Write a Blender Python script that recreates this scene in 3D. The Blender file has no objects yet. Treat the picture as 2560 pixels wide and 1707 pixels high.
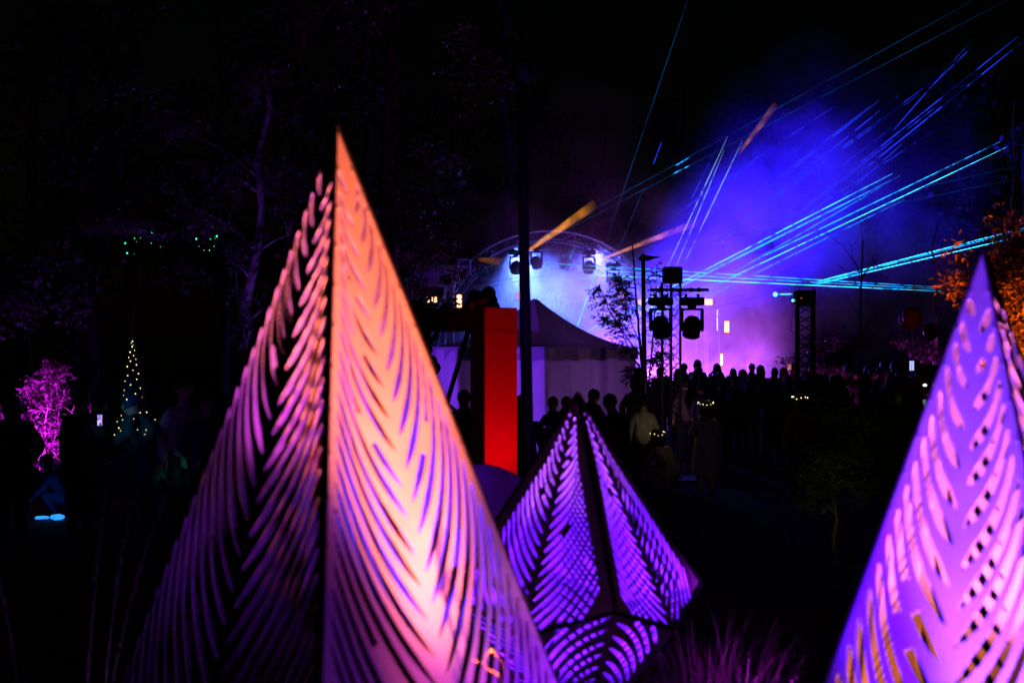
import bpy, bmesh, math, random
import numpy as np
from mathutils import Vector, Matrix, noise as mnoise
from mathutils.geometry import delaunay_2d_cdt
from math import sin, cos, pi, radians, sqrt

# ------------------------------------------------------------------ camera, sky, moon, exposure
S = bpy.context.scene
COL = S.collection
FPX = 50.0 / 36.0 * 2560.0
CAMZ = 2.13
cam_d = bpy.data.cameras.new('camera')
cam = bpy.data.objects.new('camera', cam_d)
COL.objects.link(cam)
cam.location = (0, 0, CAMZ)
cam.rotation_euler = (radians(90), 0, 0)
cam_d.lens = 50
cam_d.sensor_width = 36
cam_d.shift_y = 19.5 / 2560
cam_d.clip_start = 0.05
cam_d.clip_end = 1000
cam_d.dof.use_dof = True
cam_d.dof.focus_distance = 28
cam_d.dof.aperture_fstop = 2.8
S.camera = cam

W = bpy.data.worlds.new('World')
S.world = W
W.use_nodes = True
_n = W.node_tree.nodes
_sky = _n.new('ShaderNodeTexSky')
_sky.sky_type = 'NISHITA'
_sky.sun_disc = False
_sky.sun_elevation = radians(3)
_sky.sun_rotation = radians(140)
W.node_tree.links.new(_sky.outputs[0], _n['Background'].inputs[0])
_n['Background'].inputs[1].default_value = 0.00035

moon_d = bpy.data.lights.new('moon', 'SUN')
moon_d.energy = 0.0008
moon_d.angle = radians(0.5)
moon_d.color = (1, 0.95, 0.88)
moon = bpy.data.objects.new('moon', moon_d)
moon.rotation_euler = (radians(60), 0, radians(40))
COL.objects.link(moon)

S.view_settings.view_transform = 'Standard'
S.view_settings.look = 'None'
S.view_settings.exposure = 0
S.view_settings.gamma = 1
S.cycles.use_denoising = True
S.cycles.max_bounces = 6
S.cycles.diffuse_bounces = 3
S.cycles.glossy_bounces = 2
S.cycles.transparent_max_bounces = 24
S.cycles.volume_bounces = 0
S.cycles.volume_step_rate = 0.4
S.cycles.volume_max_steps = 128
S.cycles.sample_clamp_indirect = 4
S.cycles.caustics_reflective = False
S.cycles.caustics_refractive = False

rnd = random.Random(7)


def P(px, py, D):
    """photo pixel and depth -> world point"""
    return Vector(((px - 1280) / FPX * D, D, CAMZ + (873 - py) / FPX * D))


def ground_z(x, y):
    t = min(1, max(0, (y - 6.8) / 5.0))
    t = t * t * (3 - 2 * t)
    return 0.4 * (1 - t) + 0.02 * sin(x * 1.3) * cos(y * 0.9) * t * min(1, y / 12)


# ------------------------------------------------------------------ materials
def mat(name, col, rough=0.7, metal=0.0, var=0.25, scale=8.0, bump=0.0, trans=0.0, spec=0.4, rand=0.0, sheen=0.0):
    m = bpy.data.materials.new(name)
    m.use_nodes = True
    nt = m.node_tree
    b = nt.nodes['Principled BSDF']
    b.inputs['Roughness'].default_value = rough
    b.inputs['Metallic'].default_value = metal
    b.inputs['Specular IOR Level'].default_value = spec
    tc = nt.nodes.new('ShaderNodeTexCoord')
    no = nt.nodes.new('ShaderNodeTexNoise')
    no.inputs['Scale'].default_value = scale
    no.inputs['Detail'].default_value = 4
    nt.links.new(tc.outputs['Object'], no.inputs['Vector'])
    mr = nt.nodes.new('ShaderNodeMapRange')
    mr.inputs[1].default_value = 0.3
    mr.inputs[2].default_value = 0.7
    mr.inputs[3].default_value = 1 - var
    mr.inputs[4].default_value = 1 + var
    nt.links.new(no.outputs[0], mr.inputs[0])
    mx = nt.nodes.new('ShaderNodeVectorMath')
    mx.operation = 'SCALE'
    mx.inputs[0].default_value = col[:3]
    nt.links.new(mr.outputs[0], mx.inputs['Scale'])
    out = mx.outputs[0]
    if rand > 0:
        oi = nt.nodes.new('ShaderNodeObjectInfo')
        hs = nt.nodes.new('ShaderNodeHueSaturation')
        nt.links.new(oi.outputs['Random'], hs.inputs['Hue'])
        m2 = nt.nodes.new('ShaderNodeMapRange')
        m2.inputs[3].default_value = 1 - rand
        m2.inputs[4].default_value = 1 + rand
        nt.links.new(oi.outputs['Random'], m2.inputs[0])
        nt.links.new(m2.outputs[0], hs.inputs['Value'])
        nt.links.new(out, hs.inputs['Color'])
        out = hs.outputs[0]
    nt.links.new(out, b.inputs['Base Color'])
    if bump > 0:
        bp = nt.nodes.new('ShaderNodeBump')
        bp.inputs['Strength'].default_value = bump
        bp.inputs['Distance'].default_value = 0.02
        nt.links.new(no.outputs[0], bp.inputs['Height'])
        nt.links.new(bp.outputs[0], b.inputs['Normal'])
    if trans > 0:
        tr = nt.nodes.new('ShaderNodeBsdfTranslucent')
        nt.links.new(out, tr.inputs[0])
        ms = nt.nodes.new('ShaderNodeMixShader')
        ms.inputs[0].default_value = trans
        nt.links.new(b.outputs[0], ms.inputs[1])
        nt.links.new(tr.outputs[0], ms.inputs[2])
        nt.links.new(ms.outputs[0], nt.nodes['Material Output'].inputs[0])
    return m


def emit(name, col, strength, sample=False):
    m = bpy.data.materials.new(name)
    m.use_nodes = True
    nt = m.node_tree
    nt.nodes.remove(nt.nodes['Principled BSDF'])
    e = nt.nodes.new('ShaderNodeEmission')
    e.inputs[0].default_value = (*col, 1)
    e.inputs[1].default_value = strength
    nt.links.new(e.outputs[0], nt.nodes['Material Output'].inputs[0])
    m.cycles.emission_sampling = 'AUTO' if sample else 'NONE'
    return m


def laser_mat(name, col, strength, lo, hi, scale):
    """a beam that shows where smoke drifts through it: bright and faint stretches along its length"""
    m = bpy.data.materials.new(name)
    m.use_nodes = True
    nt = m.node_tree
    nt.nodes.remove(nt.nodes['Principled BSDF'])
    e = nt.nodes.new('ShaderNodeEmission')
    e.inputs[0].default_value = (*col, 1)
    e.inputs[1].default_value = strength
    g = nt.nodes.new('ShaderNodeNewGeometry')
    no = nt.nodes.new('ShaderNodeTexNoise')
    no.inputs['Scale'].default_value = scale
    no.inputs['Detail'].default_value = 3
    no.inputs['Roughness'].default_value = 0.7
    nt.links.new(g.outputs['Position'], no.inputs['Vector'])
    mr = nt.nodes.new('ShaderNodeMapRange')
    mr.interpolation_type = 'SMOOTHSTEP'
    mr.inputs[1].default_value = lo
    mr.inputs[2].default_value = hi
    mr.inputs[3].default_value = 0.04
    mr.inputs[4].default_value = 1
    nt.links.new(no.outputs[0], mr.inputs[0])
    t = nt.nodes.new('ShaderNodeBsdfTransparent')
    ms = nt.nodes.new('ShaderNodeMixShader')
    nt.links.new(mr.outputs[0], ms.inputs[0])
    nt.links.new(t.outputs[0], ms.inputs[1])
    nt.links.new(e.outputs[0], ms.inputs[2])
    nt.links.new(ms.outputs[0], nt.nodes['Material Output'].inputs[0])
    m.cycles.emission_sampling = 'NONE'
    return m


def glow_mat(name, col, strength, scale=3.0, c2=None, origin=None, axis=None, length=1.0):
    """smoke glowing inside the cone of a stage beam (emission volume)"""
    m = bpy.data.materials.new(name)
    m.use_nodes = True
    nt = m.node_tree
    nt.nodes.remove(nt.nodes['Principled BSDF'])
    e = nt.nodes.new('ShaderNodeEmission')
    e.inputs[0].default_value = (*col, 1)
    tc = nt.nodes.new('ShaderNodeTexCoord')
    no = nt.nodes.new('ShaderNodeTexNoise')
    no.inputs['Scale'].default_value = scale
    no.inputs['Detail'].default_value = 3
    nt.links.new(tc.outputs['Object'], no.inputs['Vector'])
    mr = nt.nodes.new('ShaderNodeMapRange')
    mr.inputs[1].default_value = 0.34
    mr.inputs[2].default_value = 0.66
    mr.inputs[3].default_value = 0.25 * strength
    mr.inputs[4].default_value = 1.5 * strength
    nt.links.new(no.outputs[0], mr.inputs[0])
    nt.links.new(mr.outputs[0], e.inputs[1])
    sx0 = nt.nodes.new('ShaderNodeSeparateXYZ')
    nt.links.new(tc.outputs['Generated'], sx0.inputs[0])
    fd = nt.nodes.new('ShaderNodeMapRange')
    fd.interpolation_type = 'SMOOTHSTEP'
    fd.inputs[1].default_value = 0.15
    fd.inputs[2].default_value = 1.0
    fd.inputs[3].default_value = 1
    fd.inputs[4].default_value = 0
    nt.links.new(sx0.outputs[0], fd.inputs[0])
    fi = nt.nodes.new('ShaderNodeMapRange')
    fi.interpolation_type = 'SMOOTHSTEP'
    fi.inputs[2].default_value = 0.3
    nt.links.new(sx0.outputs[0], fi.inputs[0])
    f2 = nt.nodes.new('ShaderNodeMath')
    f2.operation = 'MULTIPLY'
    nt.links.new(fd.outputs[0], f2.inputs[0])
    f2.inputs[1].default_value = 1
    if strength < 2:
        nt.links.new(fi.outputs[0], f2.inputs[1])
    fm = nt.nodes.new('ShaderNodeMath')
    fm.operation = 'MULTIPLY'
    nt.links.new(f2.outputs[0], fm.inputs[0])
    nt.links.new(mr.outputs[0], fm.inputs[1])
    nt.links.new(fm.outputs[0], e.inputs[1])
    if c2:
        sx = nt.nodes.new('ShaderNodeSeparateXYZ')
        nt.links.new(tc.outputs['Generated'], sx.inputs[0])
        mc = nt.nodes.new('ShaderNodeMixRGB')
        mc.inputs[1].default_value = (*col, 1)
        mc.inputs[2].default_value = (*c2, 1)
        nt.links.new(sx.outputs[0], mc.inputs[0])
        nt.links.new(mc.outputs[0], e.inputs[0])
    nt.links.new(e.outputs[0], nt.nodes['Material Output'].inputs['Volume'])
    return m


M = {}
M['ground'] = mat('lawn_soil', (0.035, 0.045, 0.02), 0.95, var=0.5, scale=2.5, bump=0.6, spec=0.1)
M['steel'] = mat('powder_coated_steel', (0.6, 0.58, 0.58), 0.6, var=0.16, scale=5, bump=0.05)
M['steelshade'] = mat('steel_inner_shade_tone', (0.13, 0.127, 0.13), 0.5, var=0.16, scale=5, bump=0.05)  # same steel, darkened so the slots read dark: shade put into the colour
M['dark'] = mat('black_metal', (0.02, 0.02, 0.022), 0.5, var=0.3, scale=20)
M['blackcloth'] = mat('black_cloth', (0.012, 0.012, 0.014), 0.9, var=0.3, scale=12, spec=0.1)
M['alu'] = mat('dull_aluminium', (0.42, 0.42, 0.44), 0.4, 0.35, var=0.15, scale=20)
M['red'] = mat('red_painted_board', (0.3, 0.01, 0.012), 0.6, var=0.08, scale=14, bump=0.03)
M['tent'] = mat('tent_fabric', (0.32, 0.3, 0.36), 0.85, var=0.1, scale=3, trans=0.25, spec=0.1)
M['tentwall'] = mat('tent_wall_fabric', (0.6, 0.58, 0.62), 0.85, var=0.1, scale=2, trans=0.35, spec=0.1)
M['bark'] = mat('bark', (0.09, 0.075, 0.06), 0.95, var=0.5, scale=10, bump=0.8, spec=0.1)
M['blackbark'] = mat('bark_painted_unlit', (0.012, 0.011, 0.01), 0.95, var=0.5, scale=10, bump=0.8, spec=0.05)  # bark darkened to keep the trunk looking unlit; shade is in the colour
M['birch'] = mat('pale_birch_bark', (0.4, 0.38, 0.36), 0.85, var=0.5, scale=6, bump=0.6, spec=0.1)
M['leaf'] = mat('leaf', (0.07, 0.09, 0.03), 0.5, var=0.5, scale=1.5, trans=0.35)
M['leafpale'] = mat('pale_leaf', (0.12, 0.115, 0.10), 0.42, var=0.5, scale=1.5, trans=0.35)
M['leafdry'] = mat('autumn_leaf', (0.16, 0.10, 0.03), 0.5, var=0.5, scale=2, trans=0.3)
M['leafolive'] = mat('olive_leaf', (0.06, 0.08, 0.015), 0.5, var=0.5, scale=2, trans=0.3)
M['grass'] = mat('grass_blade', (0.09, 0.12, 0.04), 0.6, var=0.4, scale=6, trans=0.3)
M['straw'] = mat('dry_grass_blade', (0.07, 0.06, 0.045), 0.6, var=0.4, scale=6, trans=0.3)
M['seed'] = mat('dark_seed_head', (0.025, 0.02, 0.025), 0.8, var=0.3, scale=9)
M['goldleaf'] = mat('yellow_dry_leaf', (0.35, 0.24, 0.05), 0.6, var=0.3, scale=9, trans=0.3)
M['leafmag'] = mat('purple_shrub_leaf', (0.13, 0.09, 0.13), 0.45, var=0.5, scale=3, trans=0.3)
M['skin'] = mat('skin', (0.45, 0.28, 0.2), 0.5, var=0.08, scale=10)
M['top'] = mat('jacket_cloth', (0.10, 0.06, 0.06), 0.9, var=0.25, scale=9, rand=0.5, spec=0.1)
M['pale'] = mat('pale_cloth', (0.42, 0.4, 0.42), 0.9, var=0.2, scale=9, spec=0.1)
M['cream'] = mat('cream_knit', (0.4, 0.33, 0.24), 0.9, var=0.2, scale=9, spec=0.1)
M['rust'] = mat('rust_jacket', (0.22, 0.07, 0.02), 0.9, var=0.2, scale=9, spec=0.1)
M['navy'] = mat('navy_cloth', (0.03, 0.05, 0.11), 0.9, var=0.2, scale=9, spec=0.1)
M['teal'] = mat('teal_robe', (0.02, 0.09, 0.10), 0.85, var=0.4, scale=7, spec=0.1)
M['trouser'] = mat('trouser_cloth', (0.02, 0.02, 0.025), 0.9, var=0.3, scale=9, spec=0.1)
M['hair'] = mat('dark_hair', (0.02, 0.014, 0.01), 0.45, var=0.4, scale=25, spec=0.5)
M['hairbrown'] = mat('brown_hair', (0.06, 0.035, 0.02), 0.45, var=0.4, scale=25, spec=0.5)
M['balloon'] = mat('red_balloon_rubber', (0.55, 0.03, 0.015), 0.3, var=0.05, scale=3, trans=0.2)
M['blackballoon'] = mat('black_balloon_rubber', (0.012, 0.01, 0.012), 0.6, var=0.1, scale=3, spec=0.15)
M['white'] = mat('white_plastic', (0.7, 0.68, 0.7), 0.5, var=0.06, scale=10)
M['disc'] = mat('matt_round_board', (0.11, 0.1, 0.12), 0.85, var=0.06, scale=5, spec=0.1)
M['bulb'] = emit('warm_fairy_bulb', (1, 0.8, 0.3), 3)
M['bulbgreen'] = emit('green_fairy_bulb', (0.05, 1, 0.35), 2.2)
M['bloomorange'] = emit('blinder_painted_bloom', (1, 0.2, 0.03), 0.75)  # orange bloom around the blinders, painted as emission
M['lampcore'] = emit('blinder_core', (1, 0.6, 0.33), 3.2, True)
M['lamppink'] = emit('stage_led_pink', (1, 0.5, 0.85), 1.6, True)
M['lampviolet'] = emit('stage_led_violet', (0.8, 0.55, 1), 3)
M['phonescreen'] = emit('phone_screen', (0.35, 0.4, 0.9), 1.4)
M['eyes'] = emit('glowing_eye', (0.75, 0.95, 1), 2.5)
M['bluelight'] = emit('blue_led_toy', (0.02, 0.26, 1), 1.6, True)
M['redled'] = emit('red_power_led', (1, 0.1, 0.02), 1.5)


# ------------------------------------------------------------------ mesh helpers
class MB:
    def __init__(self):
        self.v = []
        self.f = []
        self.mi = []

    def add(self, vs, fs, mi=0):
        o = len(self.v)
        self.v += [tuple(v) for v in vs]
        self.f += [tuple(i + o for i in f) for f in fs]
        self.mi += [mi] * len(fs)

    def box(self, c, s, rot=None, bev=0.0, mi=0):
        hx, hy, hz = s[0] / 2, s[1] / 2, s[2] / 2
        if bev <= 0:
            vs = [Vector((x, y, z)) for x in (-hx, hx) for y in (-hy, hy) for z in (-hz, hz)]
            fs = [(0, 1, 3, 2), (4, 6, 7, 5), (0, 4, 5, 1), (2, 3, 7, 6), (0, 2, 6, 4), (1, 5, 7, 3)]
        else:
            bm = bmesh.new()
            bmesh.ops.create_cube(bm, size=1)
            for v in bm.verts:
                v.co = Vector((v.co.x * s[0], v.co.y * s[1], v.co.z * s[2]))
            bmesh.ops.bevel(bm, geom=list(bm.edges), offset=bev, segments=2, affect='EDGES')
            bm.verts.index_update()
            vs = [v.co.copy() for v in bm.verts]
            fs = [tuple(v.index for v in f.verts) for f in bm.faces]
            bm.free()
        if rot is not None:
            vs = [rot @ v for v in vs]
        c = Vector(c)
        self.add([v + c for v in vs], fs, mi)

    def tube(self, pts, rad, seg=8, caps=True, mi=0):
        pts = [Vector(p) for p in pts]
        if not hasattr(rad, '__len__'):
            rad = [rad] * len(pts)
        vs = []
        fs = []
        n = len(pts)
        prev = None
        for i, p in enumerate(pts):
            d = (pts[min(i + 1, n - 1)] - pts[max(i - 1, 0)])
            if d.length < 1e-9:
                d = Vector((0, 0, 1))
            d.normalize()
            if prev is None:
                a = d.orthogonal().normalized()
            else:
                a = prev - d * prev.dot(d)
                a = a.normalized() if a.length > 1e-6 else d.orthogonal().normalized()
            prev = a
            b = d.cross(a)
            for k in range(seg):
                t = 2 * pi * k / seg
                vs.append(p + (a * cos(t) + b * sin(t)) * rad[i])
        for i in range(n - 1):
            for k in range(seg):
                k2 = (k + 1) % seg
                fs.append((i * seg + k, i * seg + k2, (i + 1) * seg + k2, (i + 1) * seg + k))
        if caps:
            fs.append(tuple(range(seg))[::-1])
            fs.append(tuple((n - 1) * seg + k for k in range(seg)))
        self.add(vs, fs, mi)

    def ball(self, c, r, seg=12, rings=8, fn=None, mi=0):
        if not hasattr(r, '__len__'):
            r = (r, r, r)
        c = Vector(c)
        vs = [Vector((0, 0, 1))]
        for i in range(1, rings):
            a = pi * i / rings
            for k in range(seg):
                t = 2 * pi * k / seg
                vs.append(Vector((sin(a) * cos(t), sin(a) * sin(t), cos(a))))
        vs.append(Vector((0, 0, -1)))
        fs = [(0, 1 + k, 1 + (k + 1) % seg) for k in range(seg)]
        for i in range(rings - 2):
            for k in range(seg):
                a = 1 + i * seg + k
                b = 1 + i * seg + (k + 1) % seg
                fs.append((a, a + seg, b + seg, b))
        l = len(vs) - 1
        o = 1 + (rings - 2) * seg
        fs += [(l, o + (k + 1) % seg, o + k) for k in range(seg)]
        out = []
        for v in vs:
            w = Vector((v.x * r[0], v.y * r[1], v.z * r[2]))
            if fn:
                w = fn(v, w)
            out.append(w + c)
        self.add(out, fs, mi)

    def lathe(self, prof, c=(0, 0, 0), seg=24, fn=None, mi=0, caps=False):
        c = Vector(c)
        vs = []
        for (r, z) in prof:
            for k in range(seg):
                t = 2 * pi * k / seg
                rr, zz = (r, z) if fn is None else fn(t, r, z)
                vs.append(c + Vector((rr * cos(t), rr * sin(t), zz)))
        fs = []
        for i in range(len(prof) - 1):
            for k in range(seg):
                k2 = (k + 1) % seg
                fs.append((i * seg + k, i * seg + k2, (i + 1) * seg + k2, (i + 1) * seg + k))
        if caps:
            fs.append(tuple(range(seg))[::-1])
            fs.append(tuple((len(prof) - 1) * seg + k for k in range(seg)))
        self.add(vs, fs, mi)

    def mesh(self, name, mats, smooth=False):
        me = bpy.data.meshes.new(name)
        me.from_pydata(self.v, [], self.f)
        for m in (mats if isinstance(mats, (list, tuple)) else [mats]):
            me.materials.append(m)
        if any(self.mi):
            me.polygons.foreach_set('material_index', self.mi)
        if smooth:
            me.polygons.foreach_set('use_smooth', [True] * len(me.polygons))
        me.update()
        return me

    def build(self, name, mats, parent=None, smooth=False, loc=None):
        return link(name, self.mesh(name, mats, smooth), parent, loc)


def link(name, me, parent=None, loc=None):
    o = bpy.data.objects.new(name, me)
    COL.objects.link(o)
    if parent is not None:
        o.parent = parent
    if loc is not None:
        o.location = loc
    return o


def tag(o, label=None, cat=None, group=None, kind=None):
    if label:
        o['label'] = label
    if cat:
        o['category'] = cat
    if group:
        o['group'] = group
    if kind:
        o['kind'] = kind
    return o


def empty(name, loc, rz=0.0, label=None, cat=None, group=None):
    o = bpy.data.objects.new(name, None)
    COL.objects.link(o)
    o.location = loc
    o.rotation_euler = (0, 0, rz)
    o.empty_display_size = 0.2
    tag(o, label, cat, group)
    return o


def copy_tree(o, parent=None):
    c = o.copy()
    COL.objects.link(c)
    c.parent = parent
    for ch in o.children:
        copy_tree(ch, c)
    return c


def lamp(name, kind, loc, target, power, col, angle=60, blend=0.6, size=0.05, parent=None):
    d = bpy.data.lights.new(name, kind)
    d.energy = power
    d.color = col
    d.shadow_soft_size = size
    if kind == 'SPOT':
        d.spot_size = radians(angle)
        d.spot_blend = blend
    o = bpy.data.objects.new(name, d)
    COL.objects.link(o)
    o.location = loc
    if target is not None:
        o.rotation_euler = (Vector(target) - Vector(loc)).to_track_quat('-Z', 'Y').to_euler()
    return o


ORD = ['first', 'second', 'third', 'fourth', 'fifth', 'sixth', 'seventh', 'eighth', 'ninth', 'tenth', 'eleventh', 'twelfth',
       'thirteenth', 'fourteenth', 'fifteenth', 'sixteenth', 'seventeenth', 'eighteenth', 'nineteenth', 'twentieth']

# ------------------------------------------------------------------ ground
gm = MB()
xs = [-140, -90, -60, -40] + [-30 + i * 1.0 for i in range(61)] + [40, 60, 90, 140]
ys = [-40, -20, -8] + [-4 + i * 0.8 for i in range(60)] + [46, 50, 55, 60, 70, 90, 130, 200]
for y in ys:
    for x in xs:
        z = ground_z(x, y) + 0.025 * mnoise.noise(Vector((x * 0.9, y * 0.9, 0)))
        gm.v.append((x, y, z))
nx = len(xs)
for j in range(len(ys) - 1):
    for i in range(nx - 1):
        gm.f.append((j * nx + i, j * nx + i + 1, (j + 1) * nx + i + 1, (j + 1) * nx + i))
gm.mi = [0] * len(gm.f)
tag(gm.build('ground', M['ground'], smooth=True), 'dark grassy ground of the night garden', None, kind='structure')


def blade(mb, base, h, lean, w, seg=4, droop=0.4, mi=0):
    base = Vector(base)
    side = Vector((-lean.y, lean.x, 0))
    side = side.normalized() if side.length > 1e-6 else Vector((1, 0, 0))
    vs = []
    for i in range(seg + 1):
        t = i / seg
        c = base + Vector((0, 0, h * (t - droop * t ** 3 * 0.6))) + lean * (t ** 1.7) * h
        ww = w * (1 - t) ** 0.7 + 0.0006
        vs += [c - side * ww / 2, c + side * ww / 2]
    mb.add(vs, [(2 * i, 2 * i + 1, 2 * i + 3, 2 * i + 2) for i in range(seg)], mi)


# lawn grass: short, uncountable
lg = MB()
rg = random.Random(3)
for i in range(42000):
    y = 7.0 + 24 * rg.random() ** 1.5
    x = (rg.random() - 0.5) * (y * 0.78 + 2)
    a = rg.random() * 2 * pi
    blade(lg, (x, y, ground_z(x, y) - 0.01), rg.uniform(0.05, 0.13), Vector((cos(a), sin(a), 0)) * rg.uniform(0.2, 0.7), 0.008, 2)
tag(lg.build('grass', M['grass']), 'short dark lawn grass across the middle ground', 'grass', kind='stuff')

# ------------------------------------------------------------------ perforated leaf lanterns
def in_poly(px, py, poly):
    n = len(poly)
    ins = np.zeros(px.shape, bool)
    j = n - 1
    for i in range(n):
        xi, yi = poly[i]
        xj, yj = poly[j]
        c = ((yi > py) != (yj > py)) & (px < (xj - xi) * (py - yi) / (yj - yi + 1e-12) + xi)
        ins ^= c
        j = i
    return ins


def leaf_panel(name, apex, tail, lats, count, slit, margin, spinew, rise, parent, v0=0.10, v1=1.28, seed=1, thick=0.004):
    """sheet-metal kite with feather-like slots cut through it: apex, tail and the two lateral corners in 3-D"""
    r = random.Random(seed)
    apex, tail = Vector(apex), Vector(tail)
    lats = [Vector(l) for l in lats]
    sp = tail - apex
    L = sp.length
    sp.normalize()
    ab = []
    ws = []
    for l in lats:
        d = l - apex
        b = d.dot(sp)
        w = d - sp * b
        ab.append((w.length, b))
        ws.append(w.normalized())
    pts = [(0, 0), (ab[1][0], ab[1][1]), (0, L), (-ab[0][0], ab[0][1])]
    edges = [(0, 1), (1, 2), (2, 3), (3, 0), (0, 2)]
    slits = []
    for side in (0, 1):
        sg = -1 if side == 0 else 1
        a, b = ab[side]

        def edge_x(y):
            if y <= b:
                return a * y / b
            return a * (L - y) / max(1e-6, (L - b))
        K = 14

        def curve(v):
            """centre line of the slot that leaves the spine at v: flat at the spine, steep at the outer edge"""
            ys_ = v * L
            x0 = spinew * (0.5 + 0.5 * min(1, v))
            mg = margin * min(1, 0.35 + 1.6 * v)
            sl = rise * (1.3 - 0.5 * v)
            ye = (ys_ + sl * (mg + x0)) / (1 + sl * a / b)
            if ye > b:
                q = a / (L - b)
                ye = max(b, min(ys_ - 0.02, (ys_ - sl * (q * L - mg - x0)) / (1 - sl * q) if abs(1 - sl * q) > 0.05 else b))
            xe = edge_x(ye) - mg
            bw = 0.19
            cx, cy = (x0 + xe) / 2 + bw * (ys_ - ye) * 0.8, (ys_ + ye) / 2 + bw * (xe - x0)
            cx = min(cx, xe)
            return [Vector(((1 - t) ** 2 * x0 + 2 * t * (1 - t) * cx + t * t * xe, (1 - t) ** 2 * ys_ + 2 * t * (1 - t) * cy + t * t * ye)) for t in [k / K for k in range(K + 1)]]
        dv = (v1 - v0) / count
        for i in range(count):
            v = v0 + dv * (i + r.uniform(-0.06, 0.06) + (0.5 if side else 0))
            cl = curve(v)
            up, dn = curve(v - dv), curve(v + dv)
            left, right = [], []
            for k in range(K + 1):
                d = cl[min(k + 1, K)] - cl[max(k - 1, 0)]
                if d.length < 1e-6:
                    break
                d.normalize()
                n = Vector((-d.y, d.x))
                # distance to the neighbouring slots' lines
                gap = min(min((q - cl[k]).length for q in up), min((q - cl[k]).length for q in dn), abs((up[k] - cl[k]).dot(n)) * 1.1 + 0.002)
                t = k / K
                w_ = min(slit * 0.5, gap * 0.29) * (0.35 + 0.65 * min(1, t / 0.2)) * (1 if 0 < k < K else 0.4)
                x_, y_ = cl[k]
                if y_ > L * 0.985 or x_ > edge_x(y_) - margin * 0.3 or y_ < 0.035 * L:
                    if left:
                        break
                    continue
                left.append(cl[k] + n * w_)
                right.append(cl[k] - n * w_)
            if len(left) < 4:
                continue
            poly = [(min(max(q.x, 0.004), max(0.004, edge_x(q.y) - 0.008)), q.y) for q in left + right[::-1]]
            cut = r.random()
            if cut < 0.08 and len(left) > 9:
                h = len(left) // 2
                parts = [(left[:h - 1], right[:h - 1]), (left[h + 1:], right[h + 1:])]
                polys = [[(min(max(q.x, 0.004), max(0.004, edge_x(q.y) - 0.008)), q.y) for q in l_ + r_[::-1]] for l_, r_ in parts]
            else:
                polys = [poly]
            for poly in polys:
                slits.append([(sg * q[0], q[1]) for q in poly])
    for poly in slits:
        o = len(pts)
        pts += poly
        n = len(poly)
        edges += [(o + k, o + (k + 1) % n) for k in range(n)]
    res = delaunay_2d_cdt([Vector(p) for p in pts], edges, [], 1, 1e-5)
    V2 = res[0]
    T = [tuple(f) for f in res[2]]
    va = np.array([(v.x, v.y) for v in V2])
    ta = np.array(T)
    c = va[ta].mean(axis=1)
    hole = np.zeros(len(T), bool)
    for poly in slits:
        hole |= in_poly(c[:, 0], c[:, 1], poly)
    # keep only triangles inside the kite
    kite = [pts[0], pts[1], pts[2], pts[3]]
    keep = (~hole) & in_poly(c[:, 0], c[:, 1], kite)
    T = [T[i] for i in range(len(T)) if keep[i]]
    nl = [sp.cross(ws[0]).normalized(), ws[1].cross(sp).normalized()]
    cen = (apex + tail) / 2
    axis_pt = Vector((0, 0, cen.z))
    for i in (0, 1):
        if nl[i].dot(cen - axis_pt) < 0:
            nl[i] = -nl[i]
    top = []
    bot = []
    for v in V2:
        side = 0 if v.x < 0 else 1
        p = apex + sp * v.y + ws[side] * abs(v.x)
        n = nl[side] if abs(v.x) > 1e-4 else (nl[0] + nl[1]).normalized()
        top.append(p)
        bot.append(p - n * thick)
    n = len(top)
    cnt = {}
    for f in T:
        for k in range(3):
            e = (f[k], f[(k + 1) % 3])
            cnt[e] = cnt.get(e, 0) + 1
    # orient so that the outside face has outward normals
    fs = []
    for f in T:
        nrm = (top[f[1]] - top[f[0]]).cross(top[f[2]] - top[f[0]])
        if nrm.dot(nl[0] + nl[1]) < 0:
            f = (f[0], f[2], f[1])
        fs.append(f)
    edg = {}
    for f in fs:
        for k in range(3):
            edg[(f[k], f[(k + 1) % 3])] = 1
    sides = [(b, a, a + n, b + n) for (a, b) in edg if (b, a) not in edg]
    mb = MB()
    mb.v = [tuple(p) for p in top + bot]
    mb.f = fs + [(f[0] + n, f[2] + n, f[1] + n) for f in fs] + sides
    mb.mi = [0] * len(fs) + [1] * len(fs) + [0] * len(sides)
    return mb.build(name, [M['steel'], M['steelshade']], parent)


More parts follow.
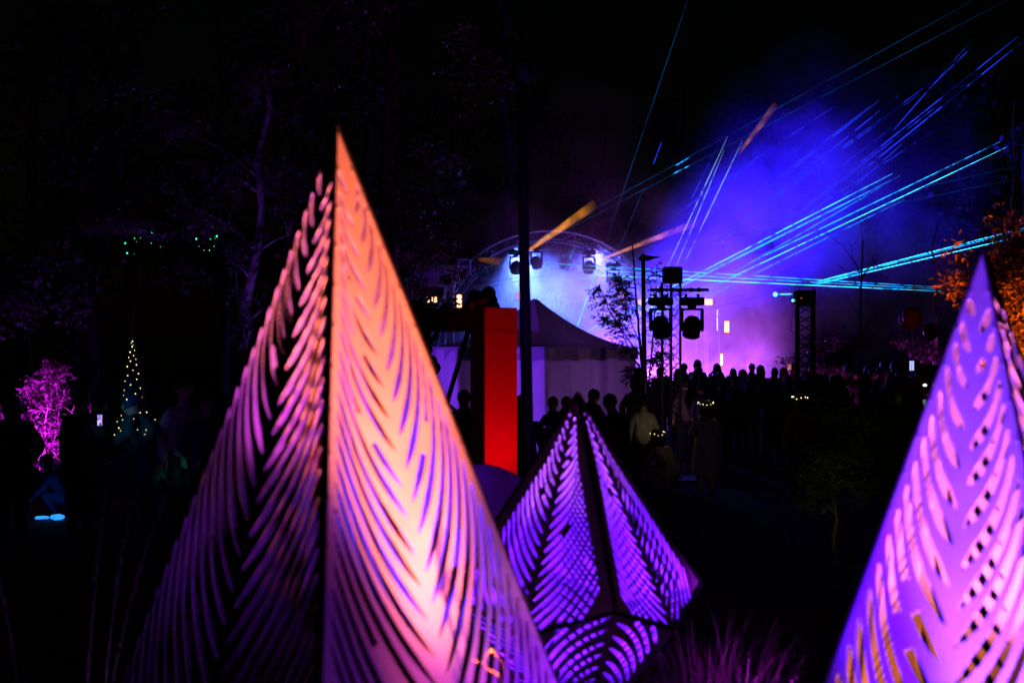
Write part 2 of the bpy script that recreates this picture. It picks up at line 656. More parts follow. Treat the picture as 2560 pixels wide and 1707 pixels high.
def lantern(name, label, X, Y, ztop, zs, R, phi, zbase, k, count, slit, margin, spinew, rise, tiltx=0, tilty=0, seed=1):
    root = empty(name, (X, Y, zbase), 0, label, 'sculpture', 'perforated leaf lanterns in the foreground')
    root.rotation_euler = (tiltx, tilty, 0)
    h = ztop - zs
    A = Vector((0, 0, ztop - zbase))
    zS = zs - zbase
    Rb = 0.7071 * R * k
    zB = zS + h * (1 - k)
    Bt = Vector((0, 0, 0.0))

    def dirv(th):
        return Vector((sin(th), -cos(th), 0))
    Sv = [dirv(phi + i * pi / 2) * R + Vector((0, 0, zS)) for i in range(4)]
    Bv = [dirv(phi + (i + 0.5) * pi / 2) * Rb + Vector((0, 0, zB)) for i in range(4)]
    for i in range(4):
        leaf_panel('leaf_panel', A, Bv[i], (Sv[i], Sv[(i + 1) % 4]), count, slit, margin, spinew, rise, root, seed=seed + i)
    for i in range(4):
        for (q0, q1) in ((Sv[i], Bv[i]), (Sv[(i + 1) % 4], Bv[i])):
            nrm = (Bv[i] - A).cross(q0 - A).normalized()
            if nrm.dot(q0) < 0:
                nrm = -nrm
            m = MB()
            for j in range(1, 16):
                p = A.lerp(q0, j / 16 + 0.01) + (Bv[i] - q0).normalized() * margin * 0.42
                m.ball(p, 0.0042, 8, 5)
            m.build('rivet_row', M['steel'], root, True)['kind'] = 'stuff'
    # lower panels, cut off by a small foot
    for i in range(4):
        leaf_panel('lower_panel', Bt, Sv[i], (Bv[i - 1], Bv[i]), int(count * 0.55), slit, margin, spinew, rise, root, seed=seed + 10 + i, v0=0.25)
    for i in range(4):
        m = MB()
        m.tube([A, Sv[i]], margin * 0.16, 6)
        m.build('edge_rod', M['dark'], root)
        for j in (i, i - 1):
            m = MB()
            m.tube([Sv[i], Bv[j]], margin * 0.16, 6)
            m.build('edge_rod', M['dark'], root)
    m = MB()
    m.lathe([(0.16, 0.0), (0.16, 0.03), (0.05, 0.05), (0.05, 0.16)], (0, 0, 0), 20, caps=True)
    m.build('foot', M['dark'], root, True)
    return root


S1P = ((842 - 1280) / FPX * 4.2, 4.2)
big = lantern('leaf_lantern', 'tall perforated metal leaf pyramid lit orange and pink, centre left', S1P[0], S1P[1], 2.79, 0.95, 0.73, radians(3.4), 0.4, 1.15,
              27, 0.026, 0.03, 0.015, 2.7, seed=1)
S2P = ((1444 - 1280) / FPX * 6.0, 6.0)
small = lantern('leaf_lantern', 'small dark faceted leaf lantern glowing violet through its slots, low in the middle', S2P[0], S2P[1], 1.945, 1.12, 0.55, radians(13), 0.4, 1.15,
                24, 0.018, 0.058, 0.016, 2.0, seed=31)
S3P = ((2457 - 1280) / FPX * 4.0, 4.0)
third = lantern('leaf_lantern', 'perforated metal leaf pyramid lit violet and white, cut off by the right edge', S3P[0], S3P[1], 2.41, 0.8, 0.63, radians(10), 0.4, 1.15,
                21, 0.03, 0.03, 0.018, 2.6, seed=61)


def uplight(label, loc, target, power, col, angle, blend=0.7, size=0.04, lens=None, housing=True, group='garden uplights'):
    """small ground spotlight: stake, yoke, can and lens, with its own lamp"""
    loc = Vector(loc)
    gz = ground_z(loc.x, loc.y)
    d = (Vector(target) - loc).normalized()
    if housing:
        root = empty('garden_spotlight', (loc.x, loc.y, gz), 0, label, 'spotlight', group)
        lo = loc - Vector((loc.x, loc.y, gz))
        m = MB()
        m.tube([(0, 0, -0.1), (0, 0, max(0.02, lo.z - 0.05))], 0.01, 6)
        m.build('stake', M['dark'], root)
        m = MB()
        m.tube([lo - d * 0.13, lo - d * 0.11, lo - d * 0.01, lo - d * 0.005], [0.03, 0.045, 0.05, 0.05], 14)
        can = m.build('lamp_can', M['dark'], root, True)
        m = MB()
        m.tube([lo - d * 0.004, lo - d * 0.001], [0.042, 0.03], 14)
        m.build('lens', emit('uplight_lens', lens or col, 6), can)
    return lamp('uplight_lamp', 'SPOT', loc + d * 0.02, target, power, col, angle, blend, size)


ORANGE = (1, 0.21, 0.035)
PEACH = (1, 0.5, 0.26)
PINK = (1, 0.09, 0.32)
MAG = (0.85, 0.06, 0.9)
VIO = (0.2, 0.01, 1.0)
BLU = (0.1, 0.02, 1.0)

def s1(th, r, z):
    return Vector((S1P[0] + r * sin(radians(th)), S1P[1] - r * cos(radians(th)), z))
def s2(th, r, z):
    return Vector((S2P[0] + r * sin(radians(th)), S2P[1] - r * cos(radians(th)), z))
def s3(th, r, z):
    return Vector((S3P[0] + r * sin(radians(th)), S3P[1] - r * cos(radians(th)), z))

# big lantern: outside lights on its right-hand leaf, lights inside for the rest
uplight('orange uplight below the tall lantern, aimed at its leaf', s1(52, 1.12, 0.5), s1(48, 0.27, 1.92), 1600, (1, 0.165, 0.085), 24, 1.0)
uplight('second orange uplight, aimed at the tip of the tall lantern', s1(47, 1.2, 0.5), s1(48, 0.12, 2.4), 420, (1, 0.14, 0.015), 20, 1.0)
uplight('pink uplight below the tall lantern', s1(60, 1.0, 0.45), s1(48, 0.42, 1.3), 100, PINK, 28, 1.0)
uplight('violet uplight right of the tall lantern', s1(90, 1.2, 0.5), s1(86, 0.66, 1.02), 190, (0.25, 0.004, 1), 38, 1.0)
uplight('violet uplight in front of the tall lantern', s1(22, 1.35, 0.5), s1(16, 0.55, 1.1), 12, (0.35, 0.01, 1), 40, 1.0)
lamp('inside_lamp', 'SPOT', s1(60, 0.14, 1.2), s1(228, 0.18, 2.16), 360, MAG, 40, 1.0, 0.04)
lamp('inside_lamp', 'SPOT', s1(20, 0.1, 1.5), s1(225, 0.10, 2.42), 180, ORANGE, 46, 1.0, 0.04)
lamp('inside_lamp', 'SPOT', s1(318, 0.22, 0.85), s1(140, 0.3, 1.55), 650, BLU, 50, 1.0, 0.04)
# small lantern: lit from inside
lamp('inside_lamp', 'SPOT', s2(0, 0.03, 0.62), s2(200, 0.15, 1.6), 620, (0.13, 0.005, 1), 130, 0.6, 0.03)
lamp('inside_lamp', 'SPOT', s2(120, 0.12, 0.8), s2(215, 0.08, 1.75), 190, (1, 0.2, 0.9), 46, 0.9, 0.03)
uplight('magenta uplight in the grass beside the small lantern', s2(68, 0.95, 0.72), P(1800, 1600, 6.3), 60, (0.4, 0.01, 1), 80)
# right lantern
uplight('white-violet uplight at the foot of the lantern at the right edge', s3(-8, 0.92, 0.5), s3(-13, 0.5, 1.15), 520, (0.32, 0.02, 1), 24, 1.0)
uplight('blue-violet uplight near the lantern at the right edge', s3(-40, 1.05, 0.5), s3(-35, 0.16, 2.0), 620, (0.085, 0.002, 1), 46, 1.0)
lamp('inside_lamp', 'SPOT', s3(-10, 0.1, 0.85), s3(150, 0.15, 1.95), 620, (1, 0.16, 0.6), 70, 0.9, 0.04)
lamp('inside_lamp', 'SPOT', s3(100, 0.2, 0.75), s3(230, 0.3, 1.3), 130, ORANGE, 80, 0.7, 0.04)

uplight('small white uplight tucked under the lantern at the right edge', s3(-16, 0.78, 0.5), s3(-15, 0.5, 1.0), 110, (0.8, 0.45, 1), 26, 1.0)

# ------------------------------------------------------------------ round board, grasses close to the lanterns
m = MB()
cc = P(1190, 1352, 7.4)
root = empty('round_board', (cc.x, cc.y, ground_z(cc.x, cc.y)), radians(8), 'large plain round board dimly lit purple behind the lanterns', 'board')
rc = 0.403
zc = cc.z - ground_z(cc.x, cc.y)
m.lathe([(0.0, 0.03), (rc - 0.006, 0.03), (rc, 0.024), (rc, -0.024), (rc - 0.006, -0.03), (0.0, -0.03)], (0, 0, 0), 72)
rotx = Matrix.Rotation(radians(90), 3, 'X')
m.v = [tuple(rotx @ Vector(v) + Vector((0, 0, zc))) for v in m.v]
m.build('board_face', M['disc'], root)
m = MB()
m.tube([(0, 0.05, -0.05), (0, 0.05, zc)], 0.025, 8)
m.build('post', M['dark'], root)
uplight('violet uplight in front of the round board', (cc.x + 0.45, cc.y - 0.9, 0.6), cc, 0.8, (0.36, 0.06, 1), 90)


def tuft(label, x, y, n, h, spread, mt, seed, w=0.007, lean=0.6, heads=False):
    r = random.Random(seed)
    z = ground_z(x, y)
    root = tag(empty('ornamental_grass', (x, y, z), 0, label, 'grass', 'grass tufts between the lanterns'), kind='thing')
    mb = MB()
    hb = MB()
    for i in range(n):
        a = r.random() * 2 * pi
        rr = spread * sqrt(r.random())
        hh = h * r.uniform(0.55, 1.1)
        ln = Vector((cos(a), sin(a), 0)) * r.uniform(0.1, lean)
        blade(mb, (rr * cos(a), rr * sin(a), -0.02), hh, ln, w * r.uniform(0.7, 1.3), 6, 0.5)
        if heads and i % 7 == 0:
            st = Vector((rr * cos(a) * 0.6, rr * sin(a) * 0.6, 0))
            hh = h * r.uniform(1.0, 1.5)
            tip = st + Vector((0, 0, hh)) + ln * hh * 0.6
            midp = st + Vector((0, 0, hh * 0.62)) + ln * hh * 0.15
            path = [st * (1 - t) ** 2 + midp * 2 * t * (1 - t) + tip * t * t for t in [k / 8 for k in range(9)]]
            mb.tube(path, [0.0016 - 0.0001 * k for k in range(9)], 4)
            for k in range(26):
                t = 0.62 + 0.38 * k / 25
                c = st * (1 - t) ** 2 + midp * 2 * t * (1 - t) + tip * t * t
                hb.ball(c + Vector((r.gauss(0, .004), r.gauss(0, .004), r.gauss(0, .004))), (0.003, 0.003, 0.008), 5, 4)
    mb.build('blades', M[mt], root)
    if heads:
        hb.build('seed_heads', M['seed'], root)['kind'] = 'stuff'
    return root


for i, (px, D, n, h, sp, mt, hd, lb) in enumerate([
        (1765, 6.3, 110, 0.8, 0.22, 'grass', False, 'magenta-lit grass tuft right of the small lantern'),
        (1850, 6.1, 60, 0.75, 0.2, 'grass', False, 'violet grass tuft with thin blades, second right of the small lantern'),
        (2010, 5.0, 20, 0.85, 0.16, 'straw', False, 'tall thin-bladed grass left of the lantern at the right edge'),
        (1965, 5.2, 18, 0.8, 0.14, 'grass', False, 'short grass tuft between the small lantern and the right lantern'),
        (150, 5.0, 24, 0.95, 0.24, 'grass', True, 'dark grass tuft at the lower left corner'),
        (290, 4.9, 26, 0.9, 0.16, 'grass', False, 'bluish grass tuft left of the tall lantern'),
        (395, 4.6, 20, 0.78, 0.14, 'grass', False, 'dim grass tuft against the dark side of the tall lantern')]):
    x = (px - 1280) / FPX * D
    tuft(lb, x, D, n, h, sp, mt, 100 + i, heads=hd)
g0 = Vector((P(1232, 1700, 3.9).x, 3.9, ground_z(0, 3.9)))
yl = tag(empty('ornamental_grass', g0, 0, 'bent yellow grass leaf in front of the tall lantern', 'grass', 'grass tufts between the lanterns'), kind='thing')
for path in ([(1235, 2350), (1222, 1900), (1210, 1690), (1222, 1628), (1245, 1640), (1275, 1695)], [(1240, 2350), (1262, 1900), (1258, 1712), (1215, 1668), (1178, 1642)]):
    m = MB()
    pp = [P(x_, y_, 3.9) - g0 for x_, y_ in path]
    fine = []
    for j in range(len(pp) - 1):
        p0, p1, p2, p3 = pp[max(0, j - 1)], pp[j], pp[j + 1], pp[min(len(pp) - 1, j + 2)]
        for k in range(6):
            t = k / 6
            fine.append(0.5 * ((2 * p1) + (p2 - p0) * t + (2 * p0 - 5 * p1 + 4 * p2 - p3) * t * t + (3 * p1 - p0 - 3 * p2 + p3) * t ** 3))
    fine.append(pp[-1])
    vs = []
    for k, q in enumerate(fine):
        w_ = 0.008 * (1 - (k / len(fine)) ** 3) + 0.001
        vs += [q + Vector((0, -w_, w_ * 0.7)), q + Vector((0, w_, -w_ * 0.7))]
    m.add(vs, [(2 * k, 2 * k + 1, 2 * k + 3, 2 * k + 2) for k in range(len(fine) - 1)])
    m.build('leaf_blade', M['goldleaf'], yl, True)
lamp('uplight_lamp', 'SPOT', P(1330, 1960, 3.45), P(1228, 1650, 3.9), 5, (1, 0.55, 0.06), 20)
lamp('uplight_lamp', 'SPOT', P(230, 2000, 4.6), P(220, 1600, 5.0), 30, (0.35, 0.08, 1), 60)
lamp('uplight_lamp', 'SPOT', P(1990, 2050, 4.7), P(1990, 1600, 5.0), 3, (0.55, 0.12, 1), 60)

# ------------------------------------------------------------------ red frame gate with balloons
fr = P(1212, 1200, 12.0)
ang = radians(-40)   # front turned towards the left of the camera
gr = empty('red_frame_gate', (fr.x, fr.y, ground_z(fr.x, fr.y)), ang, 'big red box-frame gate with one glowing red side', 'gate')
Ht = CAMZ + (873 - 767) / FPX * 12.0 - ground_z(fr.x, fr.y)
# local x runs left along the front, local -y is the front normal; post at the origin
dp = 0.43
wd = 0.165
wid = 2.3
bh = 0.2
for xo in (0, -wid):
    m = MB()
    m.box((xo - wd / 2, dp / 2, (Ht - bh) / 2), (wd, dp, Ht - bh), bev=0.004)
    m.build('post', M['red'], gr)
m = MB()
m.box((-(wid + wd) / 2, dp / 2, Ht - bh / 2), (wid + wd, dp, bh), bev=0.004)
m.build('beam', M['red'], gr)
m = MB()
m.tube([(-0.38, dp * 0.5, Ht - bh), (-0.60, dp * 0.5, Ht - bh - 0.55), (-0.72, dp * 0.5, Ht - bh - 0.9)], 0.022, 8)
m.tube([(-0.66, dp * 0.5, Ht - bh - 0.62), (-0.52, dp * 0.5, Ht - bh - 0.70)], 0.016, 8)
m.build('brace', M['dark'], gr)
m = MB()
m.tube([(-0.95, dp * 0.5, Ht - bh), (-0.98, dp * 0.5, Ht - bh - 0.4)], 0.03, 8)
m.build('brace', M['dark'], gr)
# red uplights for the right side of the gate
rdir = Vector((cos(ang), sin(ang), 0))
lamp('uplight_lamp', 'SPOT', Vector((fr.x, fr.y, 0)) + rdir * 0.75 + Vector((0.12, 0.12, 0.55)), Vector((fr.x, fr.y, 0)) + Vector((0.12, 0.2, 1.9)), 135, (1, 0.0, 0.05), 70, 0.9, 0.05)


def balloon_mesh(mb, c, r, seg=16, ring=12):
    def fn(v, w):
        z = v.z
        k = 1.0 if z > 0 else 1 - 0.25 * z * z * 1.0
        return Vector((w.x * k, w.y * k, w.z * (1.1 if z > 0 else 1.28)))
    mb.ball(c, r, seg, ring, fn)


bg = empty('balloon_garland', P(1200, 767, 12.15), 0, 'cluster of black round balloons sitting on top of the red gate', 'balloons')
bp = P(1200, 767, 12.15)
for (px, py, r, dd) in [(1186, 742, 17, 0), (1211, 735, 11, -.05), (1222, 735, 18, .05), (1205, 747, 16, -.1), (1165, 765, 9, 0), (1238, 767, 12, .08), (1178, 755, 13, -.1), (1232, 752, 13, .1), (1200, 758, 15, .05), (1195, 738, 10, .12), (1196, 754, 17, 0), (1214, 753, 17, 0), (1180, 764, 13, .03), (1222, 763, 15, 0), (1204, 744, 12, .03)]:
    m = MB()
    q = P(px, py, 12.15 + dd) - bp
    balloon_mesh(m, q, r / FPX * 12.15)
    m.build('balloon', M['blackballoon'], bg, True)
bg2 = empty('balloon_garland', P(1080, 850, 12.9), 0, 'black balloons hanging in the opening of the red gate', 'balloons')
bp = P(1080, 850, 12.9)
for (px, py, r) in [(1064, 842, 14), (1075, 850, 9), (1078, 905, 16), (1088, 920, 14), (1070, 875, 12), (1088, 842, 8), (1048, 770, 16), (1035, 762, 12)]:
    m = MB()
    balloon_mesh(m, P(px, py, 12.9) - bp, r / FPX * 12.9)
    m.build('balloon', M['blackballoon'], bg2, True)

# ------------------------------------------------------------------ lamp posts
lp = P(1318, 1100, 9.5)
root = empty('lamp_post', (lp.x, lp.y, ground_z(lp.x, lp.y)), 0, 'tall unlit black lamp post in front of the stage arch', 'lamp post')
hz = CAMZ + (873 - 190) / FPX * 9.5 - ground_z(lp.x, lp.y)
tx = (1305 - 1319) / FPX * 9.5
m = MB()
m.tube([(0.02, 0, -0.05), (0.02, 0, 0.5), (0.02, 0, 0.52), (tx * 0.4, 0, hz * 0.6), (tx, 0, hz)], [0.05, 0.05, 0.043, 0.038, 0.03], 16)
m.build('pole', M['dark'], root, True)
m = MB()
m.lathe([(0.0, 0.09), (0.05, 0.07), (0.075, 0.0), (0.07, -0.05), (0.032, -0.08)], (tx, 0, hz + 0.03), 20)
m.build('lamp_head', M['dark'], root, True)

lp = P(1608, 1100, 27.5)
root = empty('lamp_post', (lp.x, lp.y, 0), 0, 'far black lamp post with a flat arm head beside the feathery sapling', 'lamp post')
hz = CAMZ + (873 - 652) / FPX * 27.5
m = MB()
m.tube([(0.05, 0, -0.05), (0.02, 0, hz * 0.5), (0, 0, hz)], [0.055, 0.05, 0.04], 12)
m.build('pole', M['dark'], root, True)
m = MB()
m.tube([(-0.09, 0, hz + 0.03), (-0.03, 0, hz + 0.05), (0.1, 0, hz + 0.05), (0.22, 0, hz + 0.065), (0.32, 0, hz + 0.07)], [0.02, 0.06, 0.055, 0.022, 0.008], 10)
m.build('lamp_head', M['dark'], root, True)
m = MB()
m.lathe([(0.03, 0.08), (0.035, 0.12), (0.02, 0.135), (0.0, 0.14)], (0.0, 0, hz), 10)
m.build('photocell', M['dark'], root, True)

# ------------------------------------------------------------------ marquee tent
tc_ = P(1337, 900, 30.1)
tent = empty('marquee_tent', (tc_.x, tc_.y, 0), radians(45 + 4), 'small peaked marquee tent with closed purple-lit walls', 'tent')
th = 1.52
ze = 2.12
zp = CAMZ + (873 - 747) / FPX * 30.1
m = MB()
N = 16
for side in range(4):
    rot = Matrix.Rotation(side * pi / 2, 3, 'Z')
    vs = []
    for i in range(N + 1):
        t = i / N
        e = th * t + 0.03
        z = ze + 0.06 + (zp - ze - 0.06) * (1 - t) ** 1.7
        for k in range(9):
            s = -1 + 2 * k / 8
            sag = -0.05 * (1 - s * s) * sin(pi * t)
            vs.append(rot @ Vector((e * s, -e + 0.04 * (1 - s * s) * t, z + sag)))
    m.add(vs, [(i * 9 + k, i * 9 + k + 1, (i + 1) * 9 + k + 1, (i + 1) * 9 + k) for i in range(N) for k in range(8)])
m.build('roof', M['tent'], tent, True)
for side in range(4):
    rot = Matrix.Rotation(side * pi / 2, 3, 'Z')
    m = MB()
    vs = []
    for i in range(4):
        for k in range(33):
            s = -1 + 2 * k / 32
            e = th + 0.035
            vs.append(rot @ Vector((e * s, -e + 0.04 * (1 - s * s) + 0.006 * sin(9 * s + side), ze + 0.058 - i * 0.085 - (0.03 * abs(sin(s * 4 * pi / 2 * 1.0)) if i == 3 else 0))))
    m.add(vs, [(i * 33 + k, (i + 1) * 33 + k, (i + 1) * 33 + k + 1, i * 33 + k + 1) for i in range(3) for k in range(32)])
    m.build('valance', M['tent'], tent, True)
    m = MB()
    vs = []
    for i in range(9):
        t = i / 8
        for k in range(61):
            s = -1 + 2 * k / 60
            fold = (0.05 * sin(s * 14 + side * 2 + 1.3 * t) + 0.03 * sin(s * 31 + 3 * t)) * (0.3 + 0.7 * t) + 0.12 * mnoise.noise(Vector((s * 3, t * 2, side)))
            vs.append(rot @ Vector((th * s, -th + fold, ze * (1 - t) + 0.02)))
    m.add(vs, [(i * 61 + k, (i + 1) * 61 + k, (i + 1) * 61 + k + 1, i * 61 + k + 1) for i in range(8) for k in range(60)])
    m.build('wall', M['tentwall'], tent, True)
    m = MB()
    q = rot @ Vector((th - 0.03, -th + 0.1, 0))
    m.box((q.x, q.y, ze / 2), (0.05, 0.05, ze))
    m.build('leg', M['alu'], tent)
# coloured floods standing either side of the tent
uplight('violet flood light on the grass left of the tent', (-3.2, 25.5, 0.35), (-0.9, 29.2, 1.4), 1300, (0.2, 0.03, 1), 75)
uplight('dim pink flood light on the grass right of the tent', (3.4, 25.2, 0.3), (1.6, 28.9, 1.3), 55, (0.7, 0.25, 0.75), 75)

# ------------------------------------------------------------------ trusses, lights and lasers
def truss(mb, p0, p1, w, r=0.022, rb=0.01, n=8, tri=False, up=None):
    p0, p1 = Vector(p0), Vector(p1)
    d = (p1 - p0)
    L = d.length
    d.normalize()
    a = (Vector(up) - d * d.dot(Vector(up))).normalized() if up else d.orthogonal().normalized()
    b = d.cross(a)
    if tri:
        cs = [a * w * 0.577 * cos(t) + b * w * 0.577 * sin(t) for t in (0, 2 * pi / 3, 4 * pi / 3)]
    else:
        cs = [(a * sx + b * sy) * w / 2 for sx, sy in ((-1, -1), (1, -1), (1, 1), (-1, 1))]
    for c in cs:
        mb.tube([p0 + c, p1 + c], r, 8)
    k = len(cs)
    for i in range(k):
        c0, c1 = cs[i], cs[(i + 1) % k]
        for j in range(n):
            q0 = p0 + d * L * j / n
            q1 = p0 + d * L * (j + 0.5) / n
            q2 = p0 + d * L * (j + 1) / n
            mb.tube([q0 + c0, q1 + c1], rb, 5, False)
            mb.tube([q1 + c1, q2 + c0], rb, 5, False)
        for j in (0, n // 2, n):
            q0 = p0 + d * L * j / n
            mb.tube([q0 + c0, q0 + c1], rb, 5, False)


def moving_head(root, loc, s=1.0, tilt=0.6, pan=0.0, lens=None):
    """parts of a moving-head lamp hung under a bar at loc"""
    loc = Vector(loc)
    R = Matrix.Rotation(pan, 3, 'Z')

    def T(v):
        return tuple(R @ (Vector(v) * s) + loc)
    m = MB()
    m.box((0, 0, -0.10), (0.36, 0.26, 0.13), bev=0.015)
    m.box((-0.1, 0, -0.02), (0.04, 0.05, 0.08))
    m.box((0.1, 0, -0.02), (0.04, 0.05, 0.08))
    m.tube([(0, 0, -0.165), (0, 0, -0.21)], 0.07, 12)
    m.v = [T(v) for v in m.v]
    m.build('lamp_base', M['dark'], root)
    m = MB()
    m.box((0, 0, -0.225), (0.36, 0.12, 0.035), bev=0.01)
    for sx in (-1, 1):
        m.box((sx * 0.165, 0, -0.40), (0.035, 0.13, 0.36), bev=0.012)
        m.tube([(sx * 0.15, 0, -0.5), (sx * 0.185, 0, -0.5)], 0.05, 10)
    m.v = [T(v) for v in m.v]
    m.build('yoke', M['dark'], root)
    m = MB()
    Rt = Matrix.Rotation(tilt, 3, 'X')
    m.lathe([(0.0, 0.16), (0.09, 0.155), (0.13, 0.10), (0.145, 0.0), (0.14, -0.10), (0.145, -0.16), (0.13, -0.17), (0.0, -0.165)], (0, 0, 0), 20)
    m.v = [T(Rt @ Vector(v) + Vector((0, 0, -0.5))) for v in m.v]
    m.build('lamp_head', M['dark'], root, True)
    if lens:
        m = MB()
        m.lathe([(0.0, -0.172), (0.12, -0.172)], (0, 0, 0), 16)
        m.v = [T(Rt @ Vector(v) + Vector((0, 0, -0.5))) for v in m.v]
        m.build('lens', lens, root)


# --- front tower (triangular truss) with cross bar and two moving heads
D1 = 23.0
t1 = P(1678, 1000, D1)
zt = CAMZ + (873 - 708) / FPX * D1
tw = empty('truss_tower', (t1.x, t1.y, 0), 0, 'triangular truss tower with cross bar beside the tent', 'truss tower', 'lighting truss towers')
m = MB()
truss(m, (0, 0, 0.05), (0, 0, zt), 0.29, 0.021, 0.009, 10, tri=True, up=(0.1, 1, 0))
m.build('truss_mast', M['alu'], tw)
m = MB()
m.box((0, 0, 0.03), (0.9, 0.9, 0.04), bev=0.01)
m.build('base_plate', M['dark'], tw)
m = MB()
zb = CAMZ + (873 - 726) / FPX * D1
m.tube([(-0.36, -0.2, zb), (0.58, -0.2, zb)], 0.026, 10)
for xx in (-0.2, 0.0, 0.3, 0.42):
    m.box((xx, -0.2, zb), (0.05, 0.075, 0.075), bev=0.008)
m.build('cross_bar', M['dark'], tw)
m = MB()
rc_ = random.Random(4)
for k in range(5):
    x0, x1 = rc_.uniform(-0.2, 0.1), rc_.uniform(0.1, 0.45)
    m.tube([(x0 + (x1 - x0) * t, -0.2 + rc_.uniform(-.03, .03), zb - 0.12 * sin(pi * t) * rc_.uniform(.4, 1.2) + 0.02) for t in [i / 7 for i in range(8)]], 0.006, 5)
m.tube([(0.1, -0.15, zb), (0.14, -0.2, zb - 0.2), (0.07, -0.2, zb - 0.35), (0.02, -0.1, zb - 0.5)], 0.006, 5)
m.build('cables', M['dark'], tw)
h1 = empty('moving_head_lamp', P(1730, 735, D1 - 0.2), 0, 'dark moving-head lamp hanging right of the triangular tower', 'stage light', 'moving heads on the tower bar')
moving_head(h1, (0, 0, -0.02), 1.0, 0.5, 0.1)
h2 = empty('moving_head_lamp', P(1652, 735, D1 - 0.2), 0, 'dark moving-head lamp hanging left of the triangular tower', 'stage light', 'moving heads on the tower bar')
moving_head(h2, (0, 0, -0.02), 1.0, 0.6, -0.35)


def projector(name, label, c, w, h, d, group, led=True):
    r = empty(name, c, 0, label, 'laser projector', group)
    m = MB()
    m.box((0, 0, h / 2), (w, d, h), bev=0.012)
    for k in range(6):
        m.box((-w * 0.35 + k * w * 0.14, -d / 2 - 0.003, h * 0.28), (w * 0.07, 0.008, 0.02))
    hs_ = m.build('housing', M['dark'], r)
    m = MB()
    for sx in (-1, 1):
        m.box((sx * (w / 2 + 0.012), 0, h * 0.45), (0.012, 0.06, h * 0.8))
    m.box((0, 0, -0.012), (w + 0.04, d * 0.9, 0.02))
    m.build('bracket', M['dark'], r)
    if led:
        m = MB()
        m.box((-w * 0.22, -d / 2 - 0.006, h * 0.42), (0.014, 0.01, 0.014))
        m.build('power_led', M['redled'], hs_)
    return r


projector('laser_projector', 'black laser projector on top of the triangular tower', (t1.x + 0.02, t1.y, zt + 0.02), 0.29, 0.24, 0.35, 'laser projectors on the towers', led=False)
# --- right tower (square truss)
D2 = 25.0
t2 = P(2013, 1000, D2)
zt2 = CAMZ + (873 - 764) / FPX * D2
tw2 = empty('truss_tower', (t2.x, t2.y, 0), 0, 'square black truss tower standing alone in the crowd', 'truss tower', 'lighting truss towers')
m = MB()
truss(m, (0, 0, 0.05), (0, 0, zt2), 0.27, 0.03, 0.012, 9, up=(0.12, 1, 0))
m.build('truss_mast', M['dark'], tw2)
m = MB()
m.box((0, 0, 0.03), (0.8, 0.8, 0.04), bev=0.01)
m.build('base_plate', M['dark'], tw2)
m = MB()
m.tube([(-0.18, -0.1, zt2 - 0.05), (-0.27, -0.12, zt2 - 0.25), (-0.29, -0.12, zt2 - 0.42), (-0.2, -0.12, zt2 - 0.53), (-0.15, -0.1, zt2 - 0.55)], 0.006, 6)
m.tube([(0.05, -0.1, zt2 - 0.5), (0.08, -0.12, zt2 - 0.8), (0.02, -0.1, zt2 - 1.0), (0.0, -0.1, zt2 - 1.6)], 0.007, 6)
m.build('cables', M['dark'], tw2)
pj = projector('laser_projector', 'black laser projector with handle frame on the square tower', (t2.x - 0.02, t2.y, zt2 + 0.03), 0.36, 0.235, 0.3, 'laser projectors on the towers')
m = MB()
m.tube([(-0.165, 0, 0.23), (-0.165, 0, 0.30), (0.165, 0, 0.30), (0.165, 0, 0.23)], 0.007, 6)
m.build('handle', M['dark'], pj)
m = MB()
m.ball((-0.20, -0.02, 0.06), 0.022, 10, 8)
m.build('laser_aperture', emit('laser_aperture_glow', (0.1, 0.8, 1), 4), pj)

# --- stage: deck, arch, hanging lamps, banner box, legs
DS = 45.0
stg = empty('stage', (1.2, DS, 0), 0, 'smoke-filled concert stage under a rounded truss arch', 'stage')
m = MB()
m.box((3.5, 2.5, 0.45), (19, 6, 0.9), bev=0.02)
m.build('deck', M['dark'], stg)


def arch(y, R, zc, w, seg=28):
    mb = MB()
    angs = [radians(4) + (pi - radians(8)) * i / seg for i in range(seg + 1)]

    def ring(r, yo):
        return [Vector((r * cos(a), y + yo, zc + r * sin(a))) for a in angs]
    o1, o2, i1 = ring(R, -w * 0.5), ring(R, w * 0.5), ring(R - w, 0)
    for q in (o1, o2, i1):
        mb.tube(q, 0.028, 6)
    for i in range(seg):
        for a, b in ((o1, i1), (o2, i1), (o1, o2)):
            mb.tube([a[i], b[i + 1]], 0.012, 4, False)
            mb.tube([b[i + 1], a[i + 1]], 0.012, 4, False)
    return mb


